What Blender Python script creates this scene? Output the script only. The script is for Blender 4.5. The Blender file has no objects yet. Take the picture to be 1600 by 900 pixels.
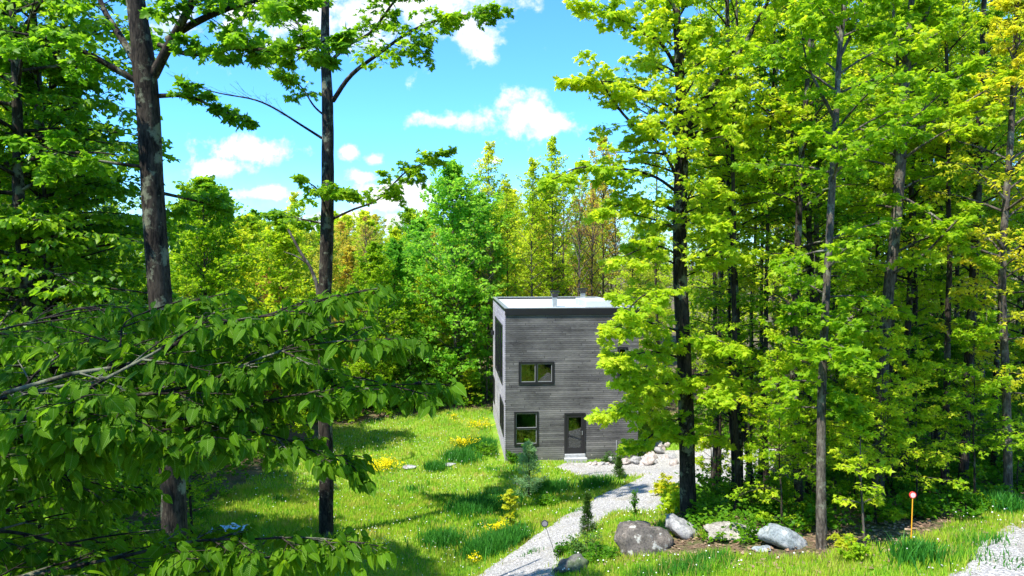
import bpy, math, random
import numpy as np
from mathutils import Vector, noise as mnoise

# ------------------------------------------------------------------ camera, sky, sun, exposure
sc = bpy.context.scene
COL = sc.collection
PITCH = math.radians(2.25)
FPX = 1081.0                       # focal length in photo pixels (1600 wide)
CAMZ = 9.4
cam_d = bpy.data.cameras.new('camera')
cam_d.sensor_width = 36.0
cam_d.lens = FPX / 1600 * 36.0
cam_d.clip_start = 0.05
cam_d.clip_end = 3000
cam = bpy.data.objects.new('camera', cam_d)
cam.location = (0, 0, CAMZ)
cam.rotation_euler = (math.pi / 2 - PITCH, 0, 0)
COL.objects.link(cam)
sc.camera = cam

SUN = Vector((-0.38, -0.36, 0.90)).normalized()
EXPOSURE = 1.36
SUN_STRENGTH = 4.1
SKY_STRENGTH = 0.15

sc.view_settings.view_transform = 'Standard'
sc.view_settings.look = 'None'
sc.view_settings.gamma = 1
sc.view_settings.use_curve_mapping = False
sc.view_settings.exposure = EXPOSURE
sc.cycles.max_bounces = 10
sc.cycles.diffuse_bounces = 7
sc.cycles.glossy_bounces = 3
sc.cycles.transmission_bounces = 5
sc.cycles.transparent_max_bounces = 6
sc.cycles.caustics_reflective = False
sc.cycles.caustics_refractive = False
sc.cycles.use_denoising = True
try:
    sc.cycles.denoiser = 'OPENIMAGEDENOISE'
    sc.cycles.denoising_prefilter = 'ACCURATE'
except Exception:
    pass
sc.cycles.sample_clamp_indirect = 8.0
sc.render.use_persistent_data = False

_c, _s = math.cos(PITCH), math.sin(PITCH)
def P(px, py, Y):
    """world point seen at photo pixel (px, py) at world distance Y"""
    a = (px - 800) / FPX
    b = -(py - 450) / FPX
    dx, dy, dz = a, _c + b * _s, -_s + b * _c
    k = Y / dy
    return Vector((dx * k, Y, CAMZ + dz * k))

sun_d = bpy.data.lights.new('sun', 'SUN')
sun_d.energy = SUN_STRENGTH
sun_d.angle = math.radians(0.55)
sun_d.color = (1.0, 0.955, 0.87)
sun = bpy.data.objects.new('sun', sun_d)
sun.rotation_euler = SUN.to_track_quat('Z', 'Y').to_euler()
sun.location = (-20, -10, 40)
COL.objects.link(sun)

def build_world():
    w = bpy.data.worlds.new('World')
    sc.world = w
    w.use_nodes = True
    nt = w.node_tree
    nt.nodes.clear()
    N = nt.nodes.new
    L = nt.links.new
    sky = N('ShaderNodeTexSky')
    sky.sky_type = 'NISHITA'
    sky.sun_disc = False
    sky.sun_elevation = math.asin(SUN.z)
    sky.sun_rotation = math.atan2(SUN.x, SUN.y)
    sky.altitude = 300
    sky.air_density = 1.0
    sky.dust_density = 0.35
    sky.ozone_density = 2.2
    tint = N('ShaderNodeMix'); tint.data_type = 'RGBA'; tint.blend_type = 'MULTIPLY'
    tint.inputs[0].default_value = 1.0
    tint.inputs[7].default_value = (0.33, 0.71, 1.10, 1)
    L(sky.outputs[0], tint.inputs[6])
    bg = N('ShaderNodeBackground'); bg.inputs[1].default_value = SKY_STRENGTH
    L(tint.outputs[2], bg.inputs[0])
    cl = N('ShaderNodeBackground'); cl.inputs[0].default_value = (1.0, 1.0, 1.0, 1); cl.inputs[1].default_value = 0.55
    # direction -> (x/|y|, z/|y|)
    tc = N('ShaderNodeTexCoord')
    sep = N('ShaderNodeSeparateXYZ'); L(tc.outputs['Generated'], sep.inputs[0])
    def M(op, a, b=None, c=None):
        n = N('ShaderNodeMath'); n.operation = op
        for i, v in enumerate((a, b, c)):
            if v is None: continue
            if isinstance(v, (int, float)): n.inputs[i].default_value = v
            else: L(v, n.inputs[i])
        return n.outputs[0]
    ay = M('MAXIMUM', M('ABSOLUTE', sep.outputs[1]), 0.02)
    u = M('DIVIDE', sep.outputs[0], ay)
    v = M('DIVIDE', sep.outputs[2], ay)
    comb = N('ShaderNodeCombineXYZ'); L(u, comb.inputs[0]); L(v, comb.inputs[1]); L(sep.outputs[1], comb.inputs[2])
    nz = N('ShaderNodeTexNoise'); nz.inputs['Scale'].default_value = 17.0; nz.inputs['Detail'].default_value = 9
    nz.inputs['Roughness'].default_value = 0.62
    L(comb.outputs[0], nz.inputs['Vector'])
    ell = [(640, -18, 150, 75), (480, 20, 170, 60), (735, 45, 45, 40), (812, 178, 52, 30), (790, 160, 26, 18),
           (855, 196, 52, 20), (700, 190, 62, 13), (385, 235, 74, 26), (350, 262, 60, 20), (548, 238, 17, 11),
           (583, 250, 19, 11), (612, 306, 70, 30), (570, 276, 30, 12), (385, 303, 70, 13), (765, 250, 14, 6),
           (540, 345, 90, 14), (640, 345, 60, 16)]
    best = None
    for (px, py, a, b) in ell:
        p0 = P(px, py, 1.0)
        du = M('DIVIDE', M('SUBTRACT', u, p0.x), a * 1.22 / FPX)
        dv = M('DIVIDE', M('SUBTRACT', v, p0.z - CAMZ), b * 1.28 / FPX)
        d = M('SUBTRACT', 1.0, M('SQRT', M('ADD', M('MULTIPLY', du, du), M('MULTIPLY', dv, dv))))
        best = d if best is None else M('MAXIMUM', best, d)
    best = M('MAXIMUM', best, -1.2)
    n2 = N('ShaderNodeTexNoise'); n2.inputs['Scale'].default_value = 30.0; n2.inputs['Detail'].default_value = 5
    L(comb.outputs[0], n2.inputs['Vector'])
    sh = N('ShaderNodeValToRGB'); sh.color_ramp.elements[0].position = 0.35; sh.color_ramp.elements[0].color = (0.70, 0.79, 0.92, 1)
    sh.color_ramp.elements[1].position = 0.55; sh.color_ramp.elements[1].color = (1, 1, 1, 1)
    L(n2.outputs[0], sh.inputs[0]); L(sh.outputs[0], cl.inputs[0])
    f = M('ADD', best, M('MULTIPLY', M('SUBTRACT', nz.outputs[0], 0.5), 3.4))
    mr = N('ShaderNodeMapRange'); mr.interpolation_type = 'SMOOTHSTEP'
    mr.inputs[1].default_value = 0.0; mr.inputs[2].default_value = 0.75
    L(f, mr.inputs[0])
    # pale air towards the horizon
    hz = N('ShaderNodeMapRange'); hz.interpolation_type = 'SMOOTHSTEP'
    hz.inputs[1].default_value = 0.15; hz.inputs[2].default_value = -0.03
    hz.inputs[3].default_value = 0.0; hz.inputs[4].default_value = 0.50
    L(sep.outputs[2], hz.inputs[0])
    mask = M('MAXIMUM', mr.outputs[0], hz.outputs[0])
    mix = N('ShaderNodeMixShader')
    L(mask, mix.inputs[0]); L(bg.outputs[0], mix.inputs[1]); L(cl.outputs[0], mix.inputs[2])
    out = N('ShaderNodeOutputWorld'); L(mix.outputs[0], out.inputs[0])
build_world()

# ------------------------------------------------------------------ object helpers
def tag(o, label=None, cat=None, group=None, kind=None):
    if label: o['label'] = label
    if cat: o['category'] = cat
    if group: o['group'] = group
    if kind: o['kind'] = kind
    return o

def empty(name, loc, rz=0.0):
    o = bpy.data.objects.new(name, None)
    o.empty_display_size = 0.3
    o.location = loc
    o.rotation_euler = (0, 0, rz)
    COL.objects.link(o)
    return o

class Acc:
    """collects vertices and equal or mixed sized faces"""
    def __init__(s):
        s.v = []; s.f = []; s.r = []; s.n = 0; s.uv = []
    def add(s, v, f, r=0.5, uv=None):
        v = np.asarray(v, dtype=np.float64).reshape(-1, 3)
        f = np.asarray(f, dtype=np.int64)
        s.v.append(v); s.f.append(f + s.n)
        if np.isscalar(r): r = np.full(len(v), float(r))
        s.r.append(np.asarray(r, dtype=np.float32))
        if uv is None: uv = np.zeros((len(v), 2))
        s.uv.append(np.asarray(uv))
        s.n += len(v)
    def mesh(s, name, mat=None, smooth=False, offset=None):
        me = bpy.data.meshes.new(name)
        if s.n == 0: return me
        v = np.concatenate(s.v)
        if offset is not None: v = v - np.array(offset)
        loops = np.concatenate([f.ravel() for f in s.f])
        tot = np.concatenate([np.full(len(f), f.shape[1]) for f in s.f])
        st = np.concatenate([[0], np.cumsum(tot)[:-1]])
        me.vertices.add(len(v)); me.vertices.foreach_set('co', v.astype(np.float32).ravel())
        me.loops.add(len(loops)); me.loops.foreach_set('vertex_index', loops.astype(np.int32))
        me.polygons.add(len(tot))
        me.polygons.foreach_set('loop_start', st.astype(np.int32))
        me.polygons.foreach_set('loop_total', tot.astype(np.int32))
        me.polygons.foreach_set('use_smooth', np.full(len(tot), smooth))
        me.update(calc_edges=True)
        a = me.attributes.new('rnd', 'FLOAT', 'POINT')
        a.data.foreach_set('value', np.concatenate(s.r).astype(np.float32))
        uv = np.concatenate(s.uv)
        a = me.attributes.new('luv', 'FLOAT_VECTOR', 'POINT')
        a.data.foreach_set('vector', np.column_stack([uv, np.zeros(len(uv))]).astype(np.float32).ravel())
        if mat: me.materials.append(mat)
        return me
    def obj(s, name, mat=None, parent=None, smooth=False, offset=None, loc=None):
        o = bpy.data.objects.new(name, s.mesh(name, mat, smooth, offset))
        COL.objects.link(o)
        if parent is not None: o.parent = parent
        if loc is not None: o.location = loc
        return o

def put(name, me, parent=None, loc=None, mat=None):
    o = bpy.data.objects.new(name, me)
    COL.objects.link(o)
    if parent is not None: o.parent = parent
    if loc is not None: o.location = loc
    if mat is not None:
        o.material_slots[0].link = 'OBJECT'
        o.material_slots[0].material = mat
    return o

def unit(a):
    return a / np.maximum(np.linalg.norm(a, axis=-1, keepdims=True), 1e-9)

def catmull(pts, rad, n):
    pts = np.asarray(pts, float); rad = np.asarray(rad, float)
    m = len(pts)
    if m == 2:
        t = np.linspace(0, 1, n)[:, None]
        return pts[0] * (1 - t) + pts[1] * t, rad[0] * (1 - t[:, 0]) + rad[1] * t[:, 0]
    e = np.vstack([2 * pts[0] - pts[1], pts, 2 * pts[-1] - pts[-2]])
    T = np.linspace(0, m - 1, n)
    i = np.minimum(T.astype(int), m - 2); t = (T - i)[:, None]
    p0, p1, p2, p3 = e[i], e[i + 1], e[i + 2], e[i + 3]
    q = 0.5 * ((2 * p1) + (-p0 + p2) * t + (2 * p0 - 5 * p1 + 4 * p2 - p3) * t ** 2 + (-p0 + 3 * p1 - 3 * p2 + p3) * t ** 3)
    r = rad[i] * (1 - t[:, 0]) + rad[i + 1] * t[:, 0]
    return q, r

def tube(acc, pts, rad, sides=8, rough=0.0, rng=None, cap=True):
    pts = np.asarray(pts, float); rad = np.asarray(rad, float)
    n = len(pts)
    tan = unit(np.gradient(pts, axis=0))
    ref = np.array([1.0, 0, 0]) if abs(tan[0][0]) < 0.8 else np.array([0, 1.0, 0])
    A = unit(np.cross(tan, ref)); B = np.cross(tan, A)
    ang = np.linspace(0, 2 * math.pi, sides, endpoint=False)
    rr = rad[:, None] * np.ones((1, sides))
    if rough > 0 and rng is not None:
        nn = rng.normal(0, 1, (n, sides)); nn = (nn + np.roll(nn, 1, 0)) * 0.5
        rr = rr * (1 + rough * nn)
    v = pts[:, None, :] + rr[..., None] * (np.cos(ang)[None, :, None] * A[:, None, :] + np.sin(ang)[None, :, None] * B[:, None, :])
    i = np.arange(n - 1)[:, None] * sides; j = np.arange(sides)[None, :]; k = (j + 1) % sides
    f = np.stack([i + j, i + k, i + sides + k, i + sides + j], -1).reshape(-1, 4)
    acc.add(v.reshape(-1, 3), f)
    if cap:
        acc.add(v[-1], np.arange(sides)[None, :])

def twigs(acc, B, D, L, droop, r0, r1, nseg=2, sides=3):
    """many thin tapered tubes at once, each bending down by droop*L"""
    M = len(B)
    if M == 0: return
    r0 = np.broadcast_to(r0, (M,)); r1 = np.broadcast_to(r1, (M,))
    t = np.linspace(0, 1, nseg + 1)
    pts = B[:, None] + D[:, None] * (L[:, None] * t)[..., None]
    pts[..., 2] -= (droop * L)[:, None] * t ** 2
    tan = D.copy()
    ref = np.where(np.abs(tan[:, 2:3]) < 0.8, np.array([[0, 0, 1.0]]), np.array([[1.0, 0, 0]]))
    A = unit(np.cross(tan, ref)); C = np.cross(tan, A)
    ang = np.linspace(0, 2 * math.pi, sides, endpoint=False)
    rad = r0[:, None] * (1 - t) + r1[:, None] * t
    off = np.cos(ang)[None, :, None] * A[:, None] + np.sin(ang)[None, :, None] * C[:, None]
    v = pts[:, :, None] + rad[:, :, None, None] * off[:, None]
    base = (np.arange(M) * (nseg + 1) * sides)[:, None, None]
    i = (np.arange(nseg) * sides)[None, :, None]; j = np.arange(sides)[None, None, :]; k = (j + 1) % sides
    f = np.stack([base + i + j, base + i + k, base + i + sides + k, base + i + sides + j], -1).reshape(-1, 4)
    acc.add(v.reshape(-1, 3), f)

UP = np.array([0, 0, 1.0])
def children(B, D, L, droop, n, rng, ang=55, lf=0.45, t0=0.15, flat=0.25, t1=1.0, lift=0.0):
    """side shoots, alternating left and right of every parent"""
    M = len(B)
    t = (t0 + (t1 - t0) * (np.arange(n)[None] + rng.uniform(0, 1, (M, n))) / n)
    sg = np.where((np.arange(n)[None] + rng.integers(0, 2, (M, 1))) % 2 == 0, 1.0, -1.0)
    S = unit(np.cross(D, UP + 1e-3))
    a = np.radians(ang + rng.normal(0, 12, (M, n)))
    b = B[:, None] + D[:, None] * (L[:, None] * t)[..., None]
    b[..., 2] -= (droop * L)[:, None] * t ** 2
    tan = D[:, None] - UP * (2 * droop[:, None] * t)[..., None] * 0.6
    d = tan * np.cos(a)[..., None] + S[:, None] * (np.sin(a) * sg)[..., None] + rng.normal(0, flat, (M, n, 3)) + UP * lift
    d = unit(d)
    l = L[:, None] * lf * (1.15 - 0.75 * t) * rng.uniform(0.6, 1.3, (M, n))
    return b.reshape(-1, 3), d.reshape(-1, 3), l.reshape(-1)

# ------------------------------------------------------------------ leaf templates (x across, y along, z normal)
def tmpl_diamond():
    v = [(0, 0, 0), (0.30, 0.45, 0.07), (0, 1, -0.05), (-0.30, 0.45, 0.07)]
    return np.array(v), np.array([(0, 1, 2), (0, 2, 3)]), np.array(v)[:, :2]
def tmpl_tri():
    v = [(0, 0, 0), (0.55, 0.30, -0.08), (0.17, 0.48, 0.05), (0, 1, -0.12), (-0.17, 0.48, 0.05), (-0.55, 0.30, -0.08)]
    return np.array(v), np.array([(0, 1, 2), (0, 2, 4), (2, 3, 4), (0, 4, 5)]), np.array(v)[:, :2]
def tmpl_maple():
    P2 = [(0, 0), (0.28, -0.06), (0.52, 0.10), (0.30, 0.24), (0.66, 0.52), (0.42, 0.56), (0.24, 0.50), (0.22, 0.78), (0, 1.05),
          (-0.22, 0.78), (-0.24, 0.50), (-0.42, 0.56), (-0.66, 0.52), (-0.30, 0.24), (-0.52, 0.10), (-0.28, -0.06)]
    v = [(x, y, -0.22 * (abs(x) ** 1.5) - 0.10 * y * y) for x, y in P2]
    c = len(v); v.append((0, 0.34, 0.05))
    f = [(c, i, i + 1) for i in range(len(P2) - 1)] + [(c, len(P2) - 1, 0)]
    return np.array(v), np.array(f), np.array(v)[:, :2]
def tmpl_beech():
    rows = [(0, 0.0), (0.10, 0.20), (0.26, 0.31), (0.45, 0.33), (0.64, 0.27), (0.82, 0.15), (1.0, 0.0)]
    v = []; f = []
    for y, w in rows:
        z = -0.28 * y * y
        if w == 0: v.append((0, y, z))
        else:
            for x in (-w, -w * 0.5, 0, w * 0.5, w):
                v.append((x, y, z + 0.42 * abs(x) - 0.55 * abs(x) ** 2 * 1.6))
    f3 = [(0, i + 1, i) [::-1] for i in range(1, 5)]
    q = []
    for r in range(4):
        a = 1 + 5 * r
        for i in range(4):
            q += [(a + i, a + i + 1, a + i + 6), (a + i, a + i + 6, a + i + 5)]
    last = len(v) - 1; a = 21
    e = [(a + i, a + i + 1, last) for i in range(4)]
    return np.array(v), np.array(f3 + q + e), np.array(v)[:, :2]
TD, TT, TM, TB = tmpl_diamond(), tmpl_tri(), tmpl_maple(), tmpl_beech()

def leaves(acc, pos, axis, nrm, size, tm, rng, rnd=None, width=1.0):
    n = len(pos)
    if n == 0: return
    tv, tf, tuv = tm
    Y = unit(axis)
    Z = unit(nrm - (nrm * Y).sum(-1, keepdims=True) * Y)
    X = np.cross(Y, Z)
    size = np.broadcast_to(size, (n,))
    w = width * rng.uniform(0.85, 1.15, n)
    v = pos[:, None] + size[:, None, None] * (tv[None, :, 0:1] * w[:, None, None] * X[:, None] + tv[None, :, 1:2] * Y[:, None] + tv[None, :, 2:3] * Z[:, None])
    f = tf[None] + (np.arange(n) * len(tv))[:, None, None]
    if rnd is None: rnd = rng.uniform(0, 1, n)
    acc.add(v.reshape(-1, 3), f.reshape(-1, 3), np.repeat(rnd, len(tv)), np.tile(tuv, (n, 1)))

def leaf_on(acc, B, D, L, droop, n, size, tm, rng, hang=0.35, tilt=0.45, width=1.0, t0=0.1, spread=0.8, pet=0.25):
    M = len(B)
    t = t0 + (1 - t0) * rng.uniform(0, 1, (M, n)); t[:, 0] = 1.0
    sg = np.where(np.arange(n)[None] % 2 == 0, 1.0, -1.0) * np.ones((M, 1))
    S = unit(np.cross(D, UP + 1e-3))
    p = B[:, None] + D[:, None] * (L[:, None] * t)[..., None]
    p[..., 2] -= (droop * L)[:, None] * t ** 2
    ax = D[:, None] * 0.55 + S[:, None] * (sg * spread)[..., None] + rng.normal(0, 0.3, (M, n, 3)) - UP * hang
    ax = unit(ax)
    nr = UP + rng.normal(0, tilt, (M, n, 3)) + S[:, None] * (sg * 0.2)[..., None]
    sz = size * np.clip(rng.normal(0.9, 0.22, (M, n)), 0.35, 1.4)
    p = p + ax * (sz * pet)[..., None] + rng.normal(0, 0.02, (M, n, 3))
    leaves(acc, p.reshape(-1, 3), ax.reshape(-1, 3), nr.reshape(-1, 3), sz.reshape(-1), tm, rng, width=width)

# ------------------------------------------------------------------ materials
def new_mat(name):
    m = bpy.data.materials.new(name); m.use_nodes = True
    nt = m.node_tree; nt.nodes.clear()
    out = nt.nodes.new('ShaderNodeOutputMaterial')
    return m, nt, nt.nodes.new, nt.links.new, out

def ramp(nt, fac, stops):
    r = nt.nodes.new('ShaderNodeValToRGB')
    cr = r.color_ramp
    while len(cr.elements) < len(stops): cr.elements.new(0.5)
    for e, (p, c) in zip(cr.elements, stops):
        e.position = p; e.color = (*c, 1)
    nt.links.new(fac, r.inputs[0])
    return r.outputs[0]

def noise_tex(nt, scale, detail=4, rough=0.55, vec=None, stretch=None):
    n = nt.nodes.new('ShaderNodeTexNoise')
    n.inputs['Scale'].default_value = scale; n.inputs['Detail'].default_value = detail; n.inputs['Roughness'].default_value = rough
    if vec is None:
        vec = nt.nodes.new('ShaderNodeTexCoord').outputs['Object']
    if stretch:
        mp = nt.nodes.new('ShaderNodeMapping'); mp.inputs['Scale'].default_value = stretch
        nt.links.new(vec, mp.inputs[0]); vec = mp.outputs[0]
    nt.links.new(vec, n.inputs['Vector'])
    return n.outputs[0]

def mathn(nt, op, a, b=None, clamp=False):
    n = nt.nodes.new('ShaderNodeMath'); n.operation = op; n.use_clamp = clamp
    for i, v in enumerate((a, b)):
        if v is None: continue
        if isinstance(v, (int, float)): n.inputs[i].default_value = v
        else: nt.links.new(v, n.inputs[i])
    return n.outputs[0]

def mixc(nt, fac, a, b, blend='MIX'):
    n = nt.nodes.new('ShaderNodeMix'); n.data_type = 'RGBA'; n.blend_type = blend
    for i, v in ((0, fac), (6, a), (7, b)):
        if isinstance(v, (int, float)): n.inputs[i].default_value = v
        elif isinstance(v, tuple): n.inputs[i].default_value = (*v, 1)
        else: nt.links.new(v, n.inputs[i])
    return n.outputs[2]

def leaf_mat(name, stops, trans=(1.5, 1.35, 0.8), tmix=0.60, gloss=0.15, veins=False, clump=0.55):
    m, nt, N, L, out = new_mat(name)
    at = N('ShaderNodeAttribute'); at.attribute_name = 'rnd'
    oi = N('ShaderNodeObjectInfo')
    nz = noise_tex(nt, clump, 2)
    f = mathn(nt, 'ADD', mathn(nt, 'MULTIPLY', at.outputs['Fac'], 0.38),
              mathn(nt, 'ADD', mathn(nt, 'MULTIPLY', mathn(nt, 'SUBTRACT', nz, 0.28), 0.95), mathn(nt, 'MULTIPLY', mathn(nt, 'SUBTRACT', oi.outputs['Random'], 0.25), 0.42)), clamp=True)
    col = ramp(nt, f, stops)
    bs = N('ShaderNodeBsdfPrincipled')
    bs.inputs['Roughness'].default_value = 0.42
    bs.inputs['Specular IOR Level'].default_value = gloss
    if veins:
        av = N('ShaderNodeAttribute'); av.attribute_name = 'luv'
        sx = N('ShaderNodeSeparateXYZ'); L(av.outputs['Vector'], sx.inputs[0])
        ax = mathn(nt, 'ABSOLUTE', sx.outputs[0])
        ph = mathn(nt, 'MULTIPLY', mathn(nt, 'SUBTRACT', sx.outputs[1], mathn(nt, 'MULTIPLY', ax, 0.75)), 75.0)
        wv = mathn(nt, 'SINE', ph)
        bump = N('ShaderNodeBump'); bump.inputs['Strength'].default_value = 0.35; bump.inputs['Distance'].default_value = 0.004
        L(wv, bump.inputs['Height']); L(bump.outputs[0], bs.inputs['Normal'])
        ln = mathn(nt, 'POWER', mathn(nt, 'MAXIMUM', wv, 0.0), 6.0)
        mid = mathn(nt, 'LESS_THAN', ax, 0.012)
        vn = mathn(nt, 'MAXIMUM', mathn(nt, 'MULTIPLY', ln, 0.35), mathn(nt, 'MULTIPLY', mid, 0.7))
        col = mixc(nt, vn, col, (0.30, 0.46, 0.12))
    L(col, bs.inputs['Base Color'])
    tr = N('ShaderNodeBsdfTranslucent')
    L(mixc(nt, 1.0, col, trans, 'MULTIPLY'), tr.inputs[0])
    mx = N('ShaderNodeMixShader'); mx.inputs[0].default_value = tmix
    L(bs.outputs[0], mx.inputs[1]); L(tr.outputs[0], mx.inputs[2])
    L(mx.outputs[0], out.inputs[0])
    return m

def bark_mat(name, dark, mid, lichen, amount=0.5, scale=9.0):
    m, nt, N, L, out = new_mat(name)
    tc = N('ShaderNodeTexCoord')
    n1 = noise_tex(nt, scale, 8, 0.65, tc.outputs['Object'], (1, 1, 0.28))
    n2 = noise_tex(nt, 3.2, 6, 0.7, tc.outputs['Object'], (1, 1, 0.8))
    n4 = noise_tex(nt, scale * 3.6, 6, 0.7, tc.outputs['Object'], (1, 1, 0.22))
    n1 = mathn(nt, 'ADD', mathn(nt, 'MULTIPLY', n1, 0.5), mathn(nt, 'MULTIPLY', n4, 0.5))
    c = ramp(nt, n1, [(0.42, dark), (0.60, mid)])
    k = N('ShaderNodeMapRange'); k.inputs[1].default_value = 0.60 - 0.12 * amount; k.inputs[2].default_value = 0.66 - 0.1 * amount
    L(n2, k.inputs[0])
    c = mixc(nt, mathn(nt, 'MULTIPLY', k.outputs[0], 0.75), c, lichen)
    bs = N('ShaderNodeBsdfPrincipled'); bs.inputs['Roughness'].default_value = 0.9
    bs.inputs['Specular IOR Level'].default_value = 0.15
    L(c, bs.inputs['Base Color'])
    b = N('ShaderNodeBump'); b.inputs['Strength'].default_value = 0.9; b.inputs['Distance'].default_value = 0.03
    L(n1, b.inputs['Height']); L(b.outputs[0], bs.inputs['Normal'])
    L(bs.outputs[0], out.inputs[0])
    return m

def plain(name, col, rough=0.6, metal=0.0, spec=0.4, nscale=None, namt=0.2, bump=0.0):
    m, nt, N, L, out = new_mat(name)
    bs = N('ShaderNodeBsdfPrincipled')
    bs.inputs['Roughness'].default_value = rough; bs.inputs['Metallic'].default_value = metal
    bs.inputs['Specular IOR Level'].default_value = spec
    if nscale:
        nz = noise_tex(nt, nscale, 5)
        c2 = tuple(x * (1 - namt) for x in col); c3 = tuple(min(1, x * (1 + namt)) for x in col)
        L(ramp(nt, nz, [(0.3, c2), (0.7, c3)]), bs.inputs['Base Color'])
        if bump:
            b = N('ShaderNodeBump'); b.inputs['Strength'].default_value = bump; b.inputs['Distance'].default_value = 0.02
            L(nz, b.inputs['Height']); L(b.outputs[0], bs.inputs['Normal'])
    else:
        bs.inputs['Base Color'].default_value = (*col, 1)
    L(bs.outputs[0], out.inputs[0])
    return m

G0 = (0.020, 0.075, 0.006)
LM = {
 'maple': leaf_mat('maple_leaves', [(0.05, (0.095, 0.24, 0.007)), (0.36, (0.20, 0.38, 0.012)), (0.64, (0.36, 0.52, 0.018)), (0.90, (0.60, 0.63, 0.035))]),
 'maple_bright': leaf_mat('bright_maple_leaves', [(0.05, (0.16, 0.33, 0.010)), (0.35, (0.31, 0.49, 0.018)), (0.65, (0.48, 0.60, 0.028)), (0.92, (0.70, 0.69, 0.07))]),
 'green': leaf_mat('green_leaves', [(0.05, (0.040, 0.150, 0.008)), (0.5, (0.095, 0.26, 0.012)), (0.9, (0.22, 0.42, 0.018))]),
 'poplar': leaf_mat('poplar_leaves', [(0.05, (0.075, 0.26, 0.018)), (0.5, (0.16, 0.42, 0.032)), (0.9, (0.32, 0.56, 0.05))]),
 'bud': leaf_mat('budding_leaves', [(0.1, (0.28, 0.42, 0.03)), (0.5, (0.46, 0.52, 0.05)), (0.8, (0.60, 0.50, 0.10)), (0.97, (0.62, 0.34, 0.14))], clump=0.4),
 'red': leaf_mat('reddish_buds', [(0.1, (0.30, 0.22, 0.06)), (0.5, (0.46, 0.22, 0.10)), (0.9, (0.50, 0.36, 0.12))], clump=0.4),
 'beech': leaf_mat('broad_leaves', [(0.05, (0.050, 0.145, 0.003)), (0.5, (0.09, 0.23, 0.004)), (0.95, (0.20, 0.38, 0.008))], veins=True, gloss=0.08, tmix=0.58, clump=1.2),
 'beech_far': leaf_mat('hanging_leaves', [(0.05, (0.055, 0.18, 0.006)), (0.5, (0.11, 0.28, 0.009)), (0.95, (0.28, 0.46, 0.018))], gloss=0.35, clump=0.7),
 'yellow': leaf_mat('yellow_leaves', [(0.1, (0.30, 0.42, 0.02)), (0.6, (0.50, 0.54, 0.03)), (0.9, (0.66, 0.56, 0.04))]),
 'pine': leaf_mat('pine_needles', [(0.1, (0.18, 0.36, 0.16)), (0.9, (0.34, 0.52, 0.28))], tmix=0.45),
 'cedar': leaf_mat('cedar_sprays', [(0.1, (0.03, 0.09, 0.015)), (0.9, (0.10, 0.20, 0.03))], tmix=0.2),
 'flower': leaf_mat('yellow_petals', [(0.0, (0.75, 0.60, 0.0)), (1.0, (0.95, 0.80, 0.01))], tmix=0.3),
}
BARK = bark_mat('dark_bark', (0.006, 0.005, 0.004), (0.062, 0.049, 0.036), (0.19, 0.20, 0.13), 0.50)
BARK2 = bark_mat('brown_bark', (0.010, 0.008, 0.006), (0.075, 0.06, 0.045), (0.12, 0.13, 0.085), 0.5)
BARKP = bark_mat('pale_bark', (0.03, 0.025, 0.02), (0.16, 0.135, 0.11), (0.22, 0.22, 0.17), 0.5)
BARKF = bark_mat('grey_bark', (0.03, 0.024, 0.019), (0.15, 0.125, 0.10), (0.21, 0.21, 0.16), 0.5)

# ------------------------------------------------------------------ terrain
CTRL = []
def c_px(px, py, Y): 
    p = P(px, py, Y); CTRL.append((p.x, p.y, p.z))
for a in [(790, 715, 33), (1040, 718, 33), (770, 646, 43), (930, 722, 33), (600, 655, 41.5), (480, 695, 35.5), (640, 730, 31.6), (360, 830, 21.0),
          (500, 828, 22), (650, 890, 19.0), (760, 895, 18.0), (870, 872, 16.8), (820, 780, 26.5), (1010, 862, 15.2),
          (1075, 812, 17.6), (1150, 845, 15.3), (1240, 860, 14.3), (1283, 856, 14.2), (1423, 866, 13.0), (1590, 775, 17.5),
          (1590, 890, 12.0), (1200, 895, 13.0), (1150, 745, 26.5), (1000, 740, 29.5), (1250, 765, 21.5), (1400, 760, 19.5), (1200, 700, 30.5)]:
    c_px(*a)
CTRL += [(-5.5, 11, 2.4), (-14, 14, 2.0), (-8, 6, 3.4), (0, 6, 4.3), (0, 0, 4.9), (8, 4, 4.7), (16, 8, 4.8), (20, 18, 4.3), (26, 30, 3.6), (14, 36, 1.4),
         (36, 45, 3.5), (7, 48, 0.4), (-10, 52, 0.3), (-24, 30, 1.2), (-30, 48, 1.0), (0, -12, 5.2), (-20, -5, 4), (20, -8, 5.2), (0, 75, 1.0), (-40, 75, 1.0), (45, 75, 3.0), (50, 10, 5), (-45, 10, 3)]
CTRL = np.array(CTRL)
def _phi(d): return d
def _tps():
    n = len(CTRL); A = np.zeros((n + 3, n + 3))
    d = np.linalg.norm(CTRL[:, None, :2] - CTRL[None, :, :2], axis=-1)
    A[:n, :n] = -np.sqrt(d * d + 4.0) ; A[:n, :n] += np.eye(n) * 0.02
    A[:n, n] = 1; A[:n, n + 1:] = CTRL[:, :2]; A[n, :n] = 1; A[n + 1:, :n] = CTRL[:, :2].T
    return np.linalg.solve(A, np.concatenate([CTRL[:, 2], [0, 0, 0]]))
TW = _tps()
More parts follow.
